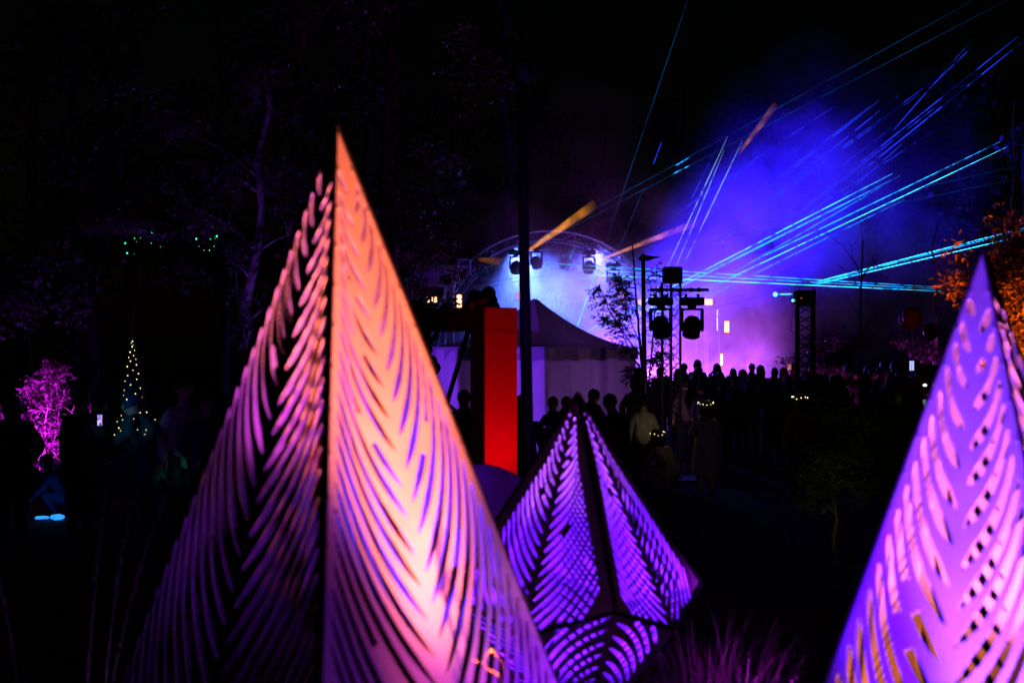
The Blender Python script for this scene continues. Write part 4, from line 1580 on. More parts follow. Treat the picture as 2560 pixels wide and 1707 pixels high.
# people around the tent
person('boy in dark blue shirt standing inside the red gate opening', 1160, 20, pi, 'stand', 1.56, 'short', 'hair', 'navy', headk=1.08)
person('boy with short hair at the tent wall, left of a pair', 1383, 22, pi - 0.3, 'fold', 1.38, 'short', 'hair', 'blackcloth', headk=1.1)
person('child looking down at a phone glow, right of the pair at the tent', 1413, 22.3, pi + 0.2, 'lookdown', 1.40, 'short', 'hair', 'blackcloth', headk=1.1)
ph = P(1408, 1062, 22.0)
person('tall teenager seen from the side in front of the tent', 1478, 20.5, -0.5, 'lookdown', 1.56, 'short', 'hair', 'blackcloth', seed=2)
person('person in rust coloured jacket bending behind the small lantern', 1522, 17, 1.2, 'lean', 1.50, 'bob', 'hair', 'rust', seed=1, bulk=1.25)
person('teenager in black leaning behind the rust jacket', 1553, 18.5, 0.8, 'lean', 1.56, 'short', 'hair', 'blackcloth', seed=2)
person('child in pale patterned top beside the tent corner', 1608, 21.5, 0.1, 'stand', 1.42, 'short', 'hair', 'pale', headk=1.06, seed=1)
person('dim adult in pale jacket near the foot of the far lamp post', 1590, 25, 0.1, 'pocket', 1.66, 'bob', 'hair', 'pale', seed=2)


def crown(name, label, c, r, n, seed, arc=2 * pi, lampw=0.0, tilt=0.25, bulbs='bulb', br=0.0065):
    q = random.Random(seed)
    root = empty(name, c, 0, label, 'light crown', 'fairy-light crowns')
    mb = MB()
    ring_ = []
    for k in range(25):
        a = arc * k / 24
        ring_.append(Vector((1.3 * r * cos(a), 1.3 * r * sin(a), tilt * r * sin(a) + 0.006 * sin(5 * a))))
    mb.tube(ring_, 0.005, 5)
    hb2 = mb.build('headband', M['leafolive'], root)
    for k in range(n):
        a = arc * (k + q.uniform(-.3, .3)) / n
        b = MB()
        b.ball((r * 1.37 * cos(a), r * 1.37 * sin(a), tilt * r * sin(a) + q.uniform(-.012, .018)), br * q.uniform(.7, 1.2), 8, 6)
        b.build('bulb', M[bulbs], hb2)
    if lampw:
        lamp('crown_glow', 'POINT', Vector(c) + Vector((0, 0, 0.02)), None, lampw, (1, 0.75, 0.3), size=0.1)
    return root


g, hc = person('girl in white dress and lit flower crown, seen from behind on the grass', 1764, 20.6, 0.05, 'fold', 1.40, 'long', 'hairbrown', 'pale', 'pale', 1.08, 1.05, bare_legs=True)
m = MB()
m.lathe([(0.17, 1.12), (0.21, 0.95), (0.24, 0.75), (0.25, 0.55), (0.245, 0.42)], (0, 0, 0), 32, fn=lambda t, r_, z: (r_ * (1 + 0.05 * sin(7 * t + z * 3)), z))
m.build('dress', M['pale'], g, True)
sc_ = 1.40 / 1.745
hp_ = g.location + hc * sc_
crown('flower_crown', 'fairy-light flower crown on the standing girl', hp_ + Vector((0, -0.01, 0.055)), 0.083, 13, 1, lampw=1.4)
g, hc = person('girl in cream jumper and lit crown crouching on the grass', 1663, 20.9, 0.9, 'crouch', 1.50, 'long', 'hair', 'cream', 'cream', 1.08, 1.15)
hp_ = g.location + Matrix.Rotation(0.9, 3, 'Z') @ hc * (1.5 / 1.745)
crown('flower_crown', 'fairy-light crown on the crouching girl', hp_ + Vector((0.02, -0.01, 0.05)), 0.08, 8, 2, lampw=1.3)
g, hc = person('dim child with glowing crown beside the olive bush', 2000, 21, 0.2, 'stand', 1.48, 'bob', 'hairbrown', 'rust', headk=1.06)
crown('flower_crown', 'fairy-light crown on the child beside the olive bush', g.location + hc * (1.48 / 1.745) + Vector((0, 0, 0.05)), 0.085, 12, 3, lampw=0.12, tilt=0.12)
g, hc = person('person behind the red gate wearing a tiny lit headband', 1306, 16, pi, 'stand', 1.62, 'long', 'hair', 'navy')
crown('flower_crown', 'tiny fairy-light headband seen between gate and lamp post', g.location + hc * (1.62 / 1.745) + Vector((0, 0, 0.05)), 0.08, 6, 4)
person('broad dark hooded adult standing in front of the balloons', 2250, 14.5, 0.1, 'pocket', 1.84, 'bob', 'hair', 'blackcloth', 'blackcloth', 1.1, 1.45)
person('dark adult silhouette left of the magenta shrub', 30, 15, 0.4, 'pocket', 1.66, 'bob', 'hair', 'blackcloth', 'blackcloth', 1, 1.3, seed=1)
person('dark person filming with a bright phone right of the magenta shrub', 200, 15.5, -0.5, 'phone', 1.72, 'short', 'hair', 'blackcloth', 'blackcloth', 1, 1.25, seed=2)
person('adult in pale jacket standing left of the tall lantern', 460, 16, pi + 0.5, 'stand', 1.80, 'short', 'hairbrown', 'pale', 'trouser', 1, 1.15, seed=1)
person('adult in dark blue coat right of the pale jacket', 512, 15.6, pi + 0.8, 'pocket', 1.62, 'long', 'hair', 'navy', 'trouser', 1, 1.25, seed=1)
person('crouching child with a blue glowing toy at the lower left', 140, 18, 1.9, 'crouch', 1.25, 'bob', 'hair', 'navy', 'navy', 1.1, 1.1)


def phone(label, c, rz, w=0.075, h=0.15, m_='phonescreen'):
    r = empty('phone', c, rz, label, 'phone', 'lit phones')
    mb = MB()
    mb.box((0, 0, 0), (w, 0.009, h), bev=0.003)
    cs = mb.build('case', M['dark'], r)
    mb = MB()
    mb.box((0, -0.0055, 0), (w * 0.9, 0.002, h * 0.92))
    mb.build('screen', M[m_], cs)
    return r


def screen_mat(name, cols, scale, strength):
    m_ = bpy.data.materials.new(name)
    m_.use_nodes = True
    nt = m_.node_tree
    nt.nodes.remove(nt.nodes['Principled BSDF'])
    e_ = nt.nodes.new('ShaderNodeEmission')
    e_.inputs[1].default_value = strength
    t_ = nt.nodes.new('ShaderNodeTexCoord')
    n_ = nt.nodes.new('ShaderNodeTexNoise')
    n_.inputs['Scale'].default_value = scale
    n_.inputs['Detail'].default_value = 3
    r_ = nt.nodes.new('ShaderNodeValToRGB')
    el = r_.color_ramp.elements
    el[0].position = 0.35
    el[0].color = (*cols[0], 1)
    el[1].position = 0.65
    el[1].color = (*cols[-1], 1)
    for k, c_ in enumerate(cols[1:-1]):
        q = el.new(0.35 + 0.3 * (k + 1) / (len(cols) - 1))
        q.color = (*c_, 1)
    nt.links.new(t_.outputs['Object'], n_.inputs['Vector'])
    nt.links.new(n_.outputs[0], r_.inputs[0])
    nt.links.new(r_.outputs[0], e_.inputs[0])
    nt.links.new(e_.outputs[0], nt.nodes['Material Output'].inputs[0])
    m_.cycles.emission_sampling = 'NONE'
    return m_


M['scrA'] = screen_mat('phone_picture_violet', [(0.0, 0.0, 0.02), (0.05, 0.2, 0.8), (0.8, 0.3, 0.9), (0.9, 0.9, 1)], 22, 1.0)
M['scrB'] = screen_mat('phone_picture_stage', [(0.05, 0.0, 0.1), (0.8, 0.2, 0.15), (0.6, 0.4, 0.7)], 20, 0.6)
phone('bright phone showing the shrub, held right of the magenta shrub', P(250, 1050, 14.9), -0.2, 0.06, 0.125, 'scrA')
phone('phone held up filming the stage beside the square tower', P(1973, 918, 29), 0.1, 0.085, 0.13, 'scrB')
phone('pale upright tablet held up left of the glowing-eyed figure', P(2279, 914, 26), 0.25, 0.10, 0.19)
phone('small dim phone lighting the child at the tent', P(1407, 1062, 21.9), 0.4, 0.05, 0.03)

# figure with a box head and glowing eyes
g, hc = person('costumed figure with black box head and two glowing eyes', 2322, 20, pi - 0.2, 'pocket', 1.72, None, 'hair', 'blackcloth', 'blackcloth', 1, 1.3)
m = MB()
m.box((0, 0, 1.72), (0.36, 0.34, 0.42), bev=0.05)
m.build('box_mask', M['blackcloth'], g, True)
for sx in (-0.068, 0.068):
    m = MB()
    m.ball((sx, 0.175, 1.64), (0.03, 0.012, 0.018), 12, 8)
    m.build('glowing_eye', M['eyes'], g, True)
m = MB()
m.box((0.06, 0.2, 1.36), (0.05, 0.015, 0.16), Matrix.Rotation(0.25, 3, 'Y'), bev=0.006)
m.build('chest_strip', emit('pale_chest_strip', (0.4, 0.6, 0.6), 0.3), g)

# performer in a tall pointed light-up hat and ragged cape
xw, Dw = (374 - 1280) / FPX * 16, 16.0
wz = empty('person', (xw, Dw, ground_z(xw, Dw)), radians(115), 'performer in tall pointed light-up hat and ragged cape, hunched in profile', 'person')
me, hc, hk = body_mesh('lean', 'teal', 'trouser', 1.0, 1.15)
wz.scale = (0.93,) * 3
link('body', me, wz)
m = MB()
rw = random.Random(5)


def rag(t, r_, z):
    k = 1 + 0.10 * sin(6 * t + 2 * z) + 0.06 * sin(13 * t + 5 * z)
    return r_ * k, z + (0.05 * sin(9 * t) if z < 0.8 else 0)


m.lathe([(0.10, 1.47), (0.20, 1.38), (0.25, 1.2), (0.27, 1.0), (0.30, 0.85), (0.34, 0.72)], (0, 0.06, 0), 40, fn=rag)
m.build('robe', M['teal'], wz, True)
m = MB()


def cape(t, r_, z):
    return r_ * (1 + 0.13 * sin(5 * t + 1) + 0.05 * sin(12 * t)), z + (0.055 * sin(7 * t + 1) if r_ > 0.2 else 0)


m.lathe([(0.085, 1.52), (0.13, 1.49), (0.24, 1.40), (0.33, 1.30), (0.37, 1.22)], (0, 0.16, 0), 44, fn=cape)
m.build('cape', M['teal'], wz, True)
hatm = mat('patchwork_hat_felt', (0.03, 0.08, 0.16), 0.9, var=0.6, scale=5, spec=0.1)
_nt = hatm.node_tree
_vo = _nt.nodes.new('ShaderNodeTexVoronoi')
_vo.inputs['Scale'].default_value = 9
_hs = _nt.nodes.new('ShaderNodeHueSaturation')
_cr = _nt.nodes.new('ShaderNodeValToRGB')
_cr.color_ramp.interpolation = 'CONSTANT'
_cr.color_ramp.elements[0].color = (0.02, 0.06, 0.16, 1)
_cr.color_ramp.elements[1].position = 0.4
_cr.color_ramp.elements[1].color = (0.015, 0.04, 0.07, 1)
_e = _cr.color_ramp.elements.new(0.7)
_e.color = (0.05, 0.13, 0.015, 1)
_tc = _nt.nodes.new('ShaderNodeTexCoord')
_nt.links.new(_tc.outputs['Object'], _vo.inputs['Vector'])
_sp = _nt.nodes.new('ShaderNodeSeparateColor')
_nt.links.new(_vo.outputs['Color'], _sp.inputs[0])
_nt.links.new(_sp.outputs[0], _cr.inputs[0])
_nt.links.new(_cr.outputs[0], _nt.nodes['Principled BSDF'].inputs['Base Color'])
m = MB()
hb_ = Vector((0, hc.y - 0.025, hc.z + 0.05))
hh_ = CAMZ + (873 - 850) / FPX * 16
hh_ = (hh_ - wz.location.z) / 0.93 - hb_.z
m.lathe([(0.118, -0.06), (0.117, 0.0), (0.1, 0.10), (0.078, 0.26), (0.055, hh_ * 0.55), (0.028, 0.8 * hh_), (0.003, hh_)], hb_, 24, fn=lambda t, r_, z: (r_ * (1 + 0.05 * sin(3 * t + 9 * z)), z - (0.05 * cos(t - pi / 2) if z < 0 else 0)))
m.build('pointed_hat', hatm, wz, True)
for k in range(34):
    t = k / 33
    a = k * 2.4
    rr = 0.115 * (1 - t) ** 0.9 + 0.006
    b = MB()
    b.ball(hb_ + Vector((rr * cos(a), rr * sin(a), hh_ * t * 0.98)), 0.0055 * rw.uniform(.7, 1.2), 6, 5)
    b.build('hat_bulb', M['bulb'], wz)
for k in range(26):
    a = rw.uniform(0, 2 * pi)
    t = rw.random()
    rr = (0.14 + 0.23 * t) * (1 + 0.13 * sin(5 * a + 1) + 0.05 * sin(12 * a)) + 0.012
    b = MB()
    b.ball((rr * cos(a), 0.16 + rr * sin(a), 1.535 - 0.26 * t + (0.055 * sin(7 * a + 1) if t > 0.4 else 0)), 0.0055 * rw.uniform(.7, 1.2), 6, 5)
    b.build('cape_bulb', M['bulb'], wz)
m = MB()
m.lathe([(0.008, 1.07), (0.022, 0.98), (0.04, 0.9), (0.035, 0.84), (0.004, 0.775)], (0.02, -0.34, 0.02), 18, fn=lambda t, r_, z: (r_ * (1 + 0.2 * sin(5 * t)), z))
m.build('sash_painted_light', emit('green_sash_painted_light', (0.03, 0.75, 0.42), 0.35), wz, True)  # lit cloth, no lamp: its green light is put in as emission
lamp('performer_fill', 'SPOT', (xw - 0.5, Dw - 1.4, 1.2), (xw - 0.12, Dw, 1.4), 15, (0.06, 0.42, 0.9), 32, 0.9, 0.1)  # unseen spot added so the performer shows; not the hat bulbs
lamp('sash_fill', 'POINT', (xw + 0.35, Dw - 0.15, 0.75), None, 0.35, (0.03, 0.8, 0.5), size=0.1)  # unseen green lamp added beside the sash

# blue toy on the ground
bt = P(118, 1293, 17.6)
root = empty('glow_toy', (bt.x, bt.y, ground_z(bt.x, bt.y)), 0.2, 'bright blue glowing toy on the ground by the crouching child', 'toy')
m = MB()
m.tube([(-0.14, 0, 0.03), (-0.05, 0, 0.035), (0.02, 0, 0.03)], [0.018, 0.02, 0.018], 8)
m.build('glow_stick', M['bluelight'], root, True)
m = MB()
m.ball((0.12, 0, 0.035), (0.09, 0.06, 0.035), 14, 8, lambda v_, w: w * (1 + 0.2 * sin(9 * v_.x) * sin(7 * v_.y)))
m.build('glow_pad', M['bluelight'], root, True)
lamp('toy_glow', 'POINT', (bt.x + 0.05, bt.y - 0.05, 0.3), None, 1.0, (0.02, 0.2, 1), size=0.08)

# red balloons on strings
for k, (px, py, r, D, lb) in enumerate([(2268, 797, 21, 22, 'red balloon half hidden behind another, upper pair'), (2280, 792, 24, 21.6, 'large dark red balloon, front one of the upper pair'), (2327, 828, 19, 21.2, 'single red balloon lower right of the pair')]):
    c = P(px, py, D)
    root = empty('balloon', c, 0, lb, 'balloon', 'red balloons on strings')
    m = MB()
    balloon_mesh(m, (0, 0, 0), r / FPX * D, 24, 18)
    ev = m.build('envelope', M['balloon'], root, True)
    m = MB()
    zb_ = -r / FPX * D * 1.28
    m.lathe([(0.003, zb_ + 0.012), (0.012, zb_ - 0.012)], (0, 0, 0), 8)
    m.build('knot', M['balloon'], ev)
    m = MB()
    m.tube([(0, 0, zb_), (0.02, 0, zb_ - 0.3), (-0.01, 0, zb_ - 0.6), (0.0, 0, -c.z + 1.1)], 0.003, 4)
    m.build('string', M['white'], root)

# ------------------------------------------------------------------ trees and shrubs
def leaves(mb, c, rad, n, r, size, aspect=0.5, shell=0.5, droop=0.3):
    c = Vector(c)
    for i in range(n):
        d = Vector((r.gauss(0, 1), r.gauss(0, 1), r.gauss(0, 1))).normalized()
        k = (shell + (1 - shell) * r.random()) ** 0.7
        p = c + Vector((d.x * rad[0], d.y * rad[1], d.z * rad[2])) * k
        s_ = size * r.uniform(0.6, 1.3)
        a = Vector((r.gauss(0, 1), r.gauss(0, 1), r.gauss(0, 0.7) - droop)).normalized()
        b = a.cross(Vector((r.gauss(0, 1), r.gauss(0, 1), r.gauss(0, 1)))).normalized() * aspect * 0.5
        o = len(mb.v)
        mb.v += [tuple(p), tuple(p + a * s_ * .5 + b * s_), tuple(p + a * s_), tuple(p + a * s_ * .5 - b * s_)]
        mb.f.append((o, o + 1, o + 2, o + 3))
        mb.mi.append(0)


def tree(name, label, base, top, r0, clumps, lsize, lm, tm, seed, group=None, aspect=0.5, cat='tree', limb=0.022, sub=7, kind=None):
    """trunk with limbs to each clump; every clump is broken into sprigs so that sky shows between them"""
    r = random.Random(seed)
    base = Vector(base)
    root = empty(name, base, 0, label, cat, group)
    top = Vector(top) - base
    tr = MB()
    n = 9
    pts = []
    for i in range(n + 1):
        t = i / n
        pts.append(Vector((top.x * t, top.y * t, -0.1 + (top.z + 0.1) * t)) + Vector((r.gauss(0, 1), r.gauss(0, 1), 0)) * r0 * 0.5 * (0 < i < n))
    tr.tube(pts, [r0 * (1 - 0.8 * i / n) + (0.4 * r0 if i == 0 else 0) for i in range(n + 1)], 9)
    cr = MB()
    for (c, rad, cnt) in clumps:
        c = Vector(c) - base
        z0 = max(0.25 * top.z, min(top.z * 0.98, c.z - 0.5 * (Vector((c.x, c.y, 0)) - Vector((top.x, top.y, 0))).length))
        t = z0 / top.z
        st = Vector((top.x * t, top.y * t, z0))
        mid = (st + c) / 2 + Vector((0, 0, 0.15 * (c - st).length))
        pth = [st * (1 - u) ** 2 + mid * 2 * u * (1 - u) + c * u * u for u in [k / 6 for k in range(7)]]
        tr.tube(pth, [limb * (1 - 0.75 * k / 6) for k in range(7)], 6)
        for k in range(sub):
            d = Vector((r.gauss(0, 1), r.gauss(0, 1), r.gauss(0, 1))).normalized()
            q = c + Vector((d.x * rad[0], d.y * rad[1], d.z * rad[2])) * r.uniform(0.3, 0.85)
            tr.tube([c, (c + q) / 2 + Vector((0, 0, 0.03)), q], [limb * 0.25, limb * 0.2, limb * 0.1], 4)
            sr = r.uniform(0.28, 0.5)
            leaves(cr, q, (rad[0] * sr, rad[1] * sr, rad[2] * sr * 0.8), cnt // sub, r, lsize, aspect)
    tr.build('trunk', M[tm], root, True)
    cr.build('crown', M[lm], root)
    return root


def G(px, D):
    x = (px - 1280) / FPX * D
    return Vector((x, D, ground_z(x, D)))


def clump(px, py, D, rx, rz, n, dd=0.6):
    return (P(px, py, D), (rx, dd * rx, rz), n)


tree('birch_tree', 'pale birch trunk lit violet left of the tall lantern tip', G(600, 20), P(656, 150, 20), 0.115,
     [clump(560, 430, 20, .9, .5, 420), clump(480, 520, 19.5, .7, .5, 360), clump(720, 590, 19.6, .6, .9, 500), clump(710, 430, 20, .5, .6, 300), clump(590, 660, 19.7, .4, .5, 220), clump(620, 900, 19.8, .25, .9, 420), clump(640, 250, 20, .8, .7, 300), clump(440, 330, 20.4, .6, .4, 240), clump(690, 760, 19.6, .4, .5, 200)], 0.075, 'leafpale', 'birch', 11)
tree('leafy_tree', 'dark leafy tree with violet lower branches at the far left', G(235, 18), P(250, 120, 18.4), 0.14,
     [clump(340, 575, 18, .75, .16, 420), clump(300, 560, 17.6, .4, .2, 160), clump(70, 720, 17.5, .5, .55, 520), clump(150, 650, 17.8, .5, .3, 260), clump(430, 300, 18.6, .35, .3, 180), clump(190, 770, 17.8, .4, .5, 240), clump(440, 690, 18, .4, .5, 220), clump(120, 400, 18.6, 1.0, .8, 300), clump(300, 300, 18.8, 1.1, .8, 300), clump(20, 800, 17.2, .4, .4, 240)], 0.075, 'leafpale', 'blackbark', 12)
tree('hanging_birch', 'drooping birch branch of small violet leaves at the top edge', G(985, 15), P(960, -160, 15), 0.12,
     [clump(830, 40, 14.6, .3, .35, 300), clump(880, 120, 14.6, .3, .4, 340), clump(850, 190, 14.6, .22, .3, 200), clump(800, 240, 14.7, .2, .15, 60), clump(905, 30, 14.8, .3, .3, 200), clump(1180, 230, 15.4, .6, .5, 260), clump(1220, 120, 15.4, .5, .5, 200), clump(1100, 380, 15.4, .4, .3, 120)], 0.05, 'leafpale', 'blackbark', 13)
tree('leafy_tree', 'dark leafy tree in front of the speaker left of the stage', G(985, 27), P(990, 420, 27.3), 0.13,
     [clump(1050, 640, 26.6, .7, .45, 520), clump(1110, 630, 26.4, .4, .3, 300), clump(1020, 740, 26.5, .6, .45, 520), clump(1090, 770, 26.6, .5, .3, 300), clump(1000, 560, 27, .9, .6, 520), clump(1120, 590, 26.6, .4, .3, 220), clump(1060, 500, 27, .8, .5, 420), clump(960, 650, 26.6, .6, .6, 400), clump(1150, 690, 26.3, .2, .15, 60), clump(1120, 690, 26.3, .25, .25, 120)], 0.10, 'leaf', 'bark', 14)
tree('leafy_tree', 'dark leafy tree rising behind the near lamp post', G(1255, 68), P(1265, -300, 68.3), 0.3,
     [clump(1210, 480, 68, 2.0, 1.2, 320), clump(1300, 420, 68, 1.9, 1.2, 320), clump(1180, 330, 68, 2.1, 1.6, 320), clump(1330, 280, 68.3, 2.2, 1.6, 320), clump(1240, 170, 68.3, 2.3, 1.6, 320)], 0.25, 'leaf', 'bark', 15)
# orange-lit tree at the right edge
tree('willow_tree', 'orange-lit narrow-leaved tree behind the lantern at the right edge', G(2600, 13), P(2610, 330, 13), 0.10,
     [clump(2500, 640, 12.6, .35, .35, 800), clump(2550, 610, 12.4, .3, .4, 900), clump(2440, 700, 12.7, .4, .45, 800), clump(2530, 760, 12.3, .35, .45, 1000), clump(2560, 880, 12.3, .35, .4, 900), clump(2480, 860, 12.6, .35, .4, 700), clump(2600, 700, 12.6, .4, .6, 900)], 0.07, 'leafdry', 'bark', 16, aspect=0.26, sub=9)
uplight('orange uplight under the narrow-leaved tree at the right edge', (4.75, 11.2, 0.5), P(2560, 740, 12.6), 2300, (1, 0.15, 0.008), 70, 0.8)


def far_tree(px, D, h, lab, seed, proto={}):
    k = seed % 3
    if k not in proto:
        base = Vector((0, 0, 0))
        r = random.Random(50 + k)
        cl = []
        for j in range(11):
            a = r.uniform(0, 2 * pi)
            z = r.uniform(3, 10.5)
            rr = r.uniform(0.2, 2.2) * (1 - 0.5 * abs(z - 6) / 5)
            cl.append((Vector((rr * cos(a), rr * sin(a), z)), (1.3, 1.3, 1.0), 190))
        t = tree('forest_tree', lab, (0, 0, 0), (0.2, 0, 11), 0.2, cl, 0.26, 'leaf', 'bark', 60 + k, 'dark forest behind the stage', limb=0.06)
        proto[k] = t
    else:
        t = copy_tree(proto[k])
        t['label'] = lab
    g_ = G(px, D)
    t.location = g_
    t.rotation_euler = (0, 0, seed * 1.7)
    t.scale = (h / 11,) * 3
    return t


for i, (px, D, h) in enumerate([(60, 30, 11), (330, 34, 12), (760, 36, 13), (900, 44, 13), (1120, 78, 16), (1330, 84, 17), (1520, 82, 16), (1700, 86, 18), (1880, 82, 17), (2060, 84, 18), (2240, 76, 16), (2420, 54, 13), (2580, 46, 12), (560, 46, 13), (180, 44, 13)]):
    far_tree(px, D, h, 'dark forest tree far behind, barely lit, %s of the dark row' % ORD[i], i)

# slim lit trunks at the right
tree('slim_tree', 'slim violet-lit trunk with a few leaves behind the red balloons', G(2330, 30), P(2345, 560, 30), 0.07,
     [clump(2300, 860, 29.6, .5, .35, 420), clump(2330, 900, 29.6, .4, .25, 300), clump(2345, 660, 30, .5, .4, 60), clump(2260, 850, 29.8, .3, .25, 160), clump(2350, 970, 29.5, .35, .3, 300)], 0.085, 'leafpale', 'birch', 17)
tree('slim_tree', 'thin broken trunk high at the right above the orange tree', G(2515, 34), P(2535, 230, 34), 0.06, [clump(2500, 560, 34, .7, .5, 70), clump(2525, 420, 34, .4, .6, 40)], 0.1, 'leafpale', 'birch', 18)
tree('red_shrub', 'magenta-lit leafy shrub right of the square tower', G(2060, 33), P(2060, 800, 33), 0.04,
     [clump(2050, 880, 32.8, .45, .35, 420), clump(2085, 850, 32.8, .35, .35, 260), clump(2030, 920, 32.6, .5, .25, 300), clump(2095, 930, 32.6, .4, .25, 200), clump(1970, 900, 32.8, .3, .25, 90)], 0.09, 'leafpale', 'bark', 19, cat='shrub')
# olive bush in the middle ground
tree('olive_bush', 'dark olive bush standing on the lawn left of the right lantern', G(2085, 14), P(2085, 1000, 14), 0.03,
     [clump(2060, 1060, 14, .35, .3, 900), clump(2110, 1040, 14, .35, .35, 900), clump(2140, 1120, 13.9, .35, .35, 900), clump(2060, 1160, 13.8, .4, .35, 900), clump(2120, 1210, 13.8, .4, .35, 900), clump(2020, 1240, 13.8, .35, .3, 700), clump(2090, 980, 14.1, .2, .2, 300)], 0.045, 'leafolive', 'bark', 20, cat='bush', aspect=0.35)
uplight('dim warm light low in front of the olive bush', (2.95, 12.4, 0.35), P(2090, 1130, 14), 7, (0.9, 0.8, 0.15), 80)

# magenta shrub, far left: open stems with leaves and small flowers
g0 = G(115, 20)
sh = empty('flowering_shrub', g0, 0, 'brightly magenta-lit flowering shrub between two dark people', 'shrub')
rs_ = random.Random(9)
stem = MB()
lv = MB()
for (pts, w) in [([(112, 1200), (112, 1100), (118, 1020), (117, 930)], 1), ([(112, 1180), (90, 1080), (80, 1010), (60, 970)], 1), ([(115, 1180), (135, 1090), (150, 1020), (160, 975)], 1),
                 ([(117, 1000), (100, 965), (75, 962)], .6), ([(117, 950), (128, 928), (145, 922)], .5), ([(118, 990), (140, 950), (155, 940)], .5), ([(113, 1160), (70, 1110), (55, 1060)], .8), ([(116, 1160), (165, 1110), (178, 1030)], .8), ([(112, 1190), (95, 1130), (85, 1090)], .8), ([(113, 1190), (150, 1150), (160, 1100)], .8),
                 ([(20, 1160), (10, 1080), (5, 1030)], .8), ([(200, 1160), (222, 1080), (228, 1010)], .8)]:
    q = [P(x_, y_, 20 + rs_.uniform(-.3, .3)) - g0 for x_, y_ in pts]
    dense = []
    for j in range(len(q) - 1):
        for k in range(5):
            dense.append(q[j].lerp(q[j + 1], k / 5) + Vector((rs_.gauss(0, .008), rs_.gauss(0, .02), 0)))
    dense.append(q[-1])
    stem.tube(dense, [0.012 * w * (1 - 0.7 * k / len(dense)) for k in range(len(dense))], 5)
    for c in dense[2:]:
        for k in range(4):
            d = Vector((rs_.gauss(0, 1), rs_.gauss(0, 1), rs_.gauss(0.3, .6))).normalized()
            e_ = c + d * rs_.uniform(.06, .2)
            stem.tube([c, e_], [0.004, 0.0025], 4, False)
            leaves(lv, e_, (.06, .06, .05), 5, rs_, 0.05, 0.5)
            if rs_.random() < .3:
                leaves(lv, e_, (.09, .09, .06), 4, rs_, 0.11, 0.42)
stem.build('stems', M['birch'], sh, True)
lv.build('leaves', M['leafmag'], sh)
uplight('magenta uplight at the foot of the flowering shrub', (g0.x + 0.25, g0.y - 1.2, 0.2), P(112, 1030, 20), 800, (0.85, 0.02, 1), 52, 0.8)

# violet tree uplights deeper in the garden
uplight('violet uplight among the trees at the far left', (-5.6, 16.2, 0.25), P(330, 520, 18), 150, (0.3, 0.04, 1), 70, 0.8)
uplight('violet uplight at the birch foot', (-2.6, 18.4, 0.25), P(650, 520, 20), 130, (0.25, 0.05, 1), 75, 0.8)
uplight('violet uplight under the drooping birch', (-1.9, 13.2, 0.25), P(860, 110, 14.6), 330, (0.3, 0.05, 1), 40, 0.8)
uplight('violet uplight left of the speaker tree', (-2.6, 24.5, 0.25), P(1060, 640, 26.6), 420, (0.35, 0.05, 1), 60, 0.8)
uplight('magenta uplight under the shrub behind the square tower', (7.4, 31.4, 0.25), P(2060, 870, 32.8), 90, (1, 0.04, 0.6), 70, 0.8)
uplight('magenta uplight at the foot of the slim trunk behind the balloons', (8.4, 28.6, 0.25), P(2320, 840, 29.8), 150, (0.8, 0.05, 0.9), 80, 0.8)

# green string lights in the far left tree
for k, (px, py, n) in enumerate([(350, 606, 9), (530, 608, 8)]):
    c0 = P(px, py, 17.6)
    root = empty('string_light', c0, 0, ['green fairy lights under the low branch at the left', 'green fairy lights left of the pale birch'][k], 'string light', 'green fairy lights')
    q = random.Random(70 + k)
    wire = [Vector((-0.2 + 0.4 * j / 9, q.gauss(0, .03), -0.05 * sin(j) + q.gauss(0, .02))) for j in range(10)]
    m = MB()
    m.tube(wire, 0.003, 4)
    m.build('wire', M['dark'], root)
    for j in range(n):
        p_ = wire[j % 10] + Vector((q.gauss(0, .05), 0, q.gauss(0, .05)))
        b = MB()
        b.ball(p_, q.choice([.003, .004, .005, .011]), 6, 5)
        b.build('bulb', M['bulbgreen'], root)

# feathery sapling in front of the stage
D = 24.5
g0 = G(1614, D)
sp2 = empty('feathery_sapling', g0, 0, 'black feathery-leaved sapling silhouetted beside the far lamp post', 'sapling')
stem = MB()
lv = MB()
rs_ = random.Random(33)


def spray(c, d, n, L_, lw=0.027, ll=0.09):
    """pinnate leaf: leaflets in pairs along a rachis"""
    d = d.normalized()
    tip = c + d * L_ + Vector((0, 0, -0.25 * L_))
    mid = c + d * L_ * 0.5 + Vector((0, 0, 0.04 * L_))
    pth = [c * (1 - t) ** 2 + mid * 2 * t * (1 - t) + tip * t * t for t in [k / n for k in range(n + 1)]]
    stem.tube(pth, 0.003, 4, False)
    for k in range(1, n + 1):
        t_ = (pth[k] - pth[k - 1]).normalized()
        sd = t_.cross(Vector((rs_.gauss(0, .4), rs_.gauss(0, .4), 1))).normalized()
        for s_ in (-1, 1):
            a = (sd * s_ + t_ * 0.6 + Vector((0, 0, rs_.uniform(-.5, .2)))).normalized() * ll * rs_.uniform(.7, 1.1)
            b = a.cross(Vector((rs_.gauss(0, 1), rs_.gauss(0, 1), 1.2))).normalized() * lw * .5
            p = pth[k]
            lv.add([p, p + a * .45 + b, p + a, p + a * .45 - b], [(0, 1, 2, 3)])


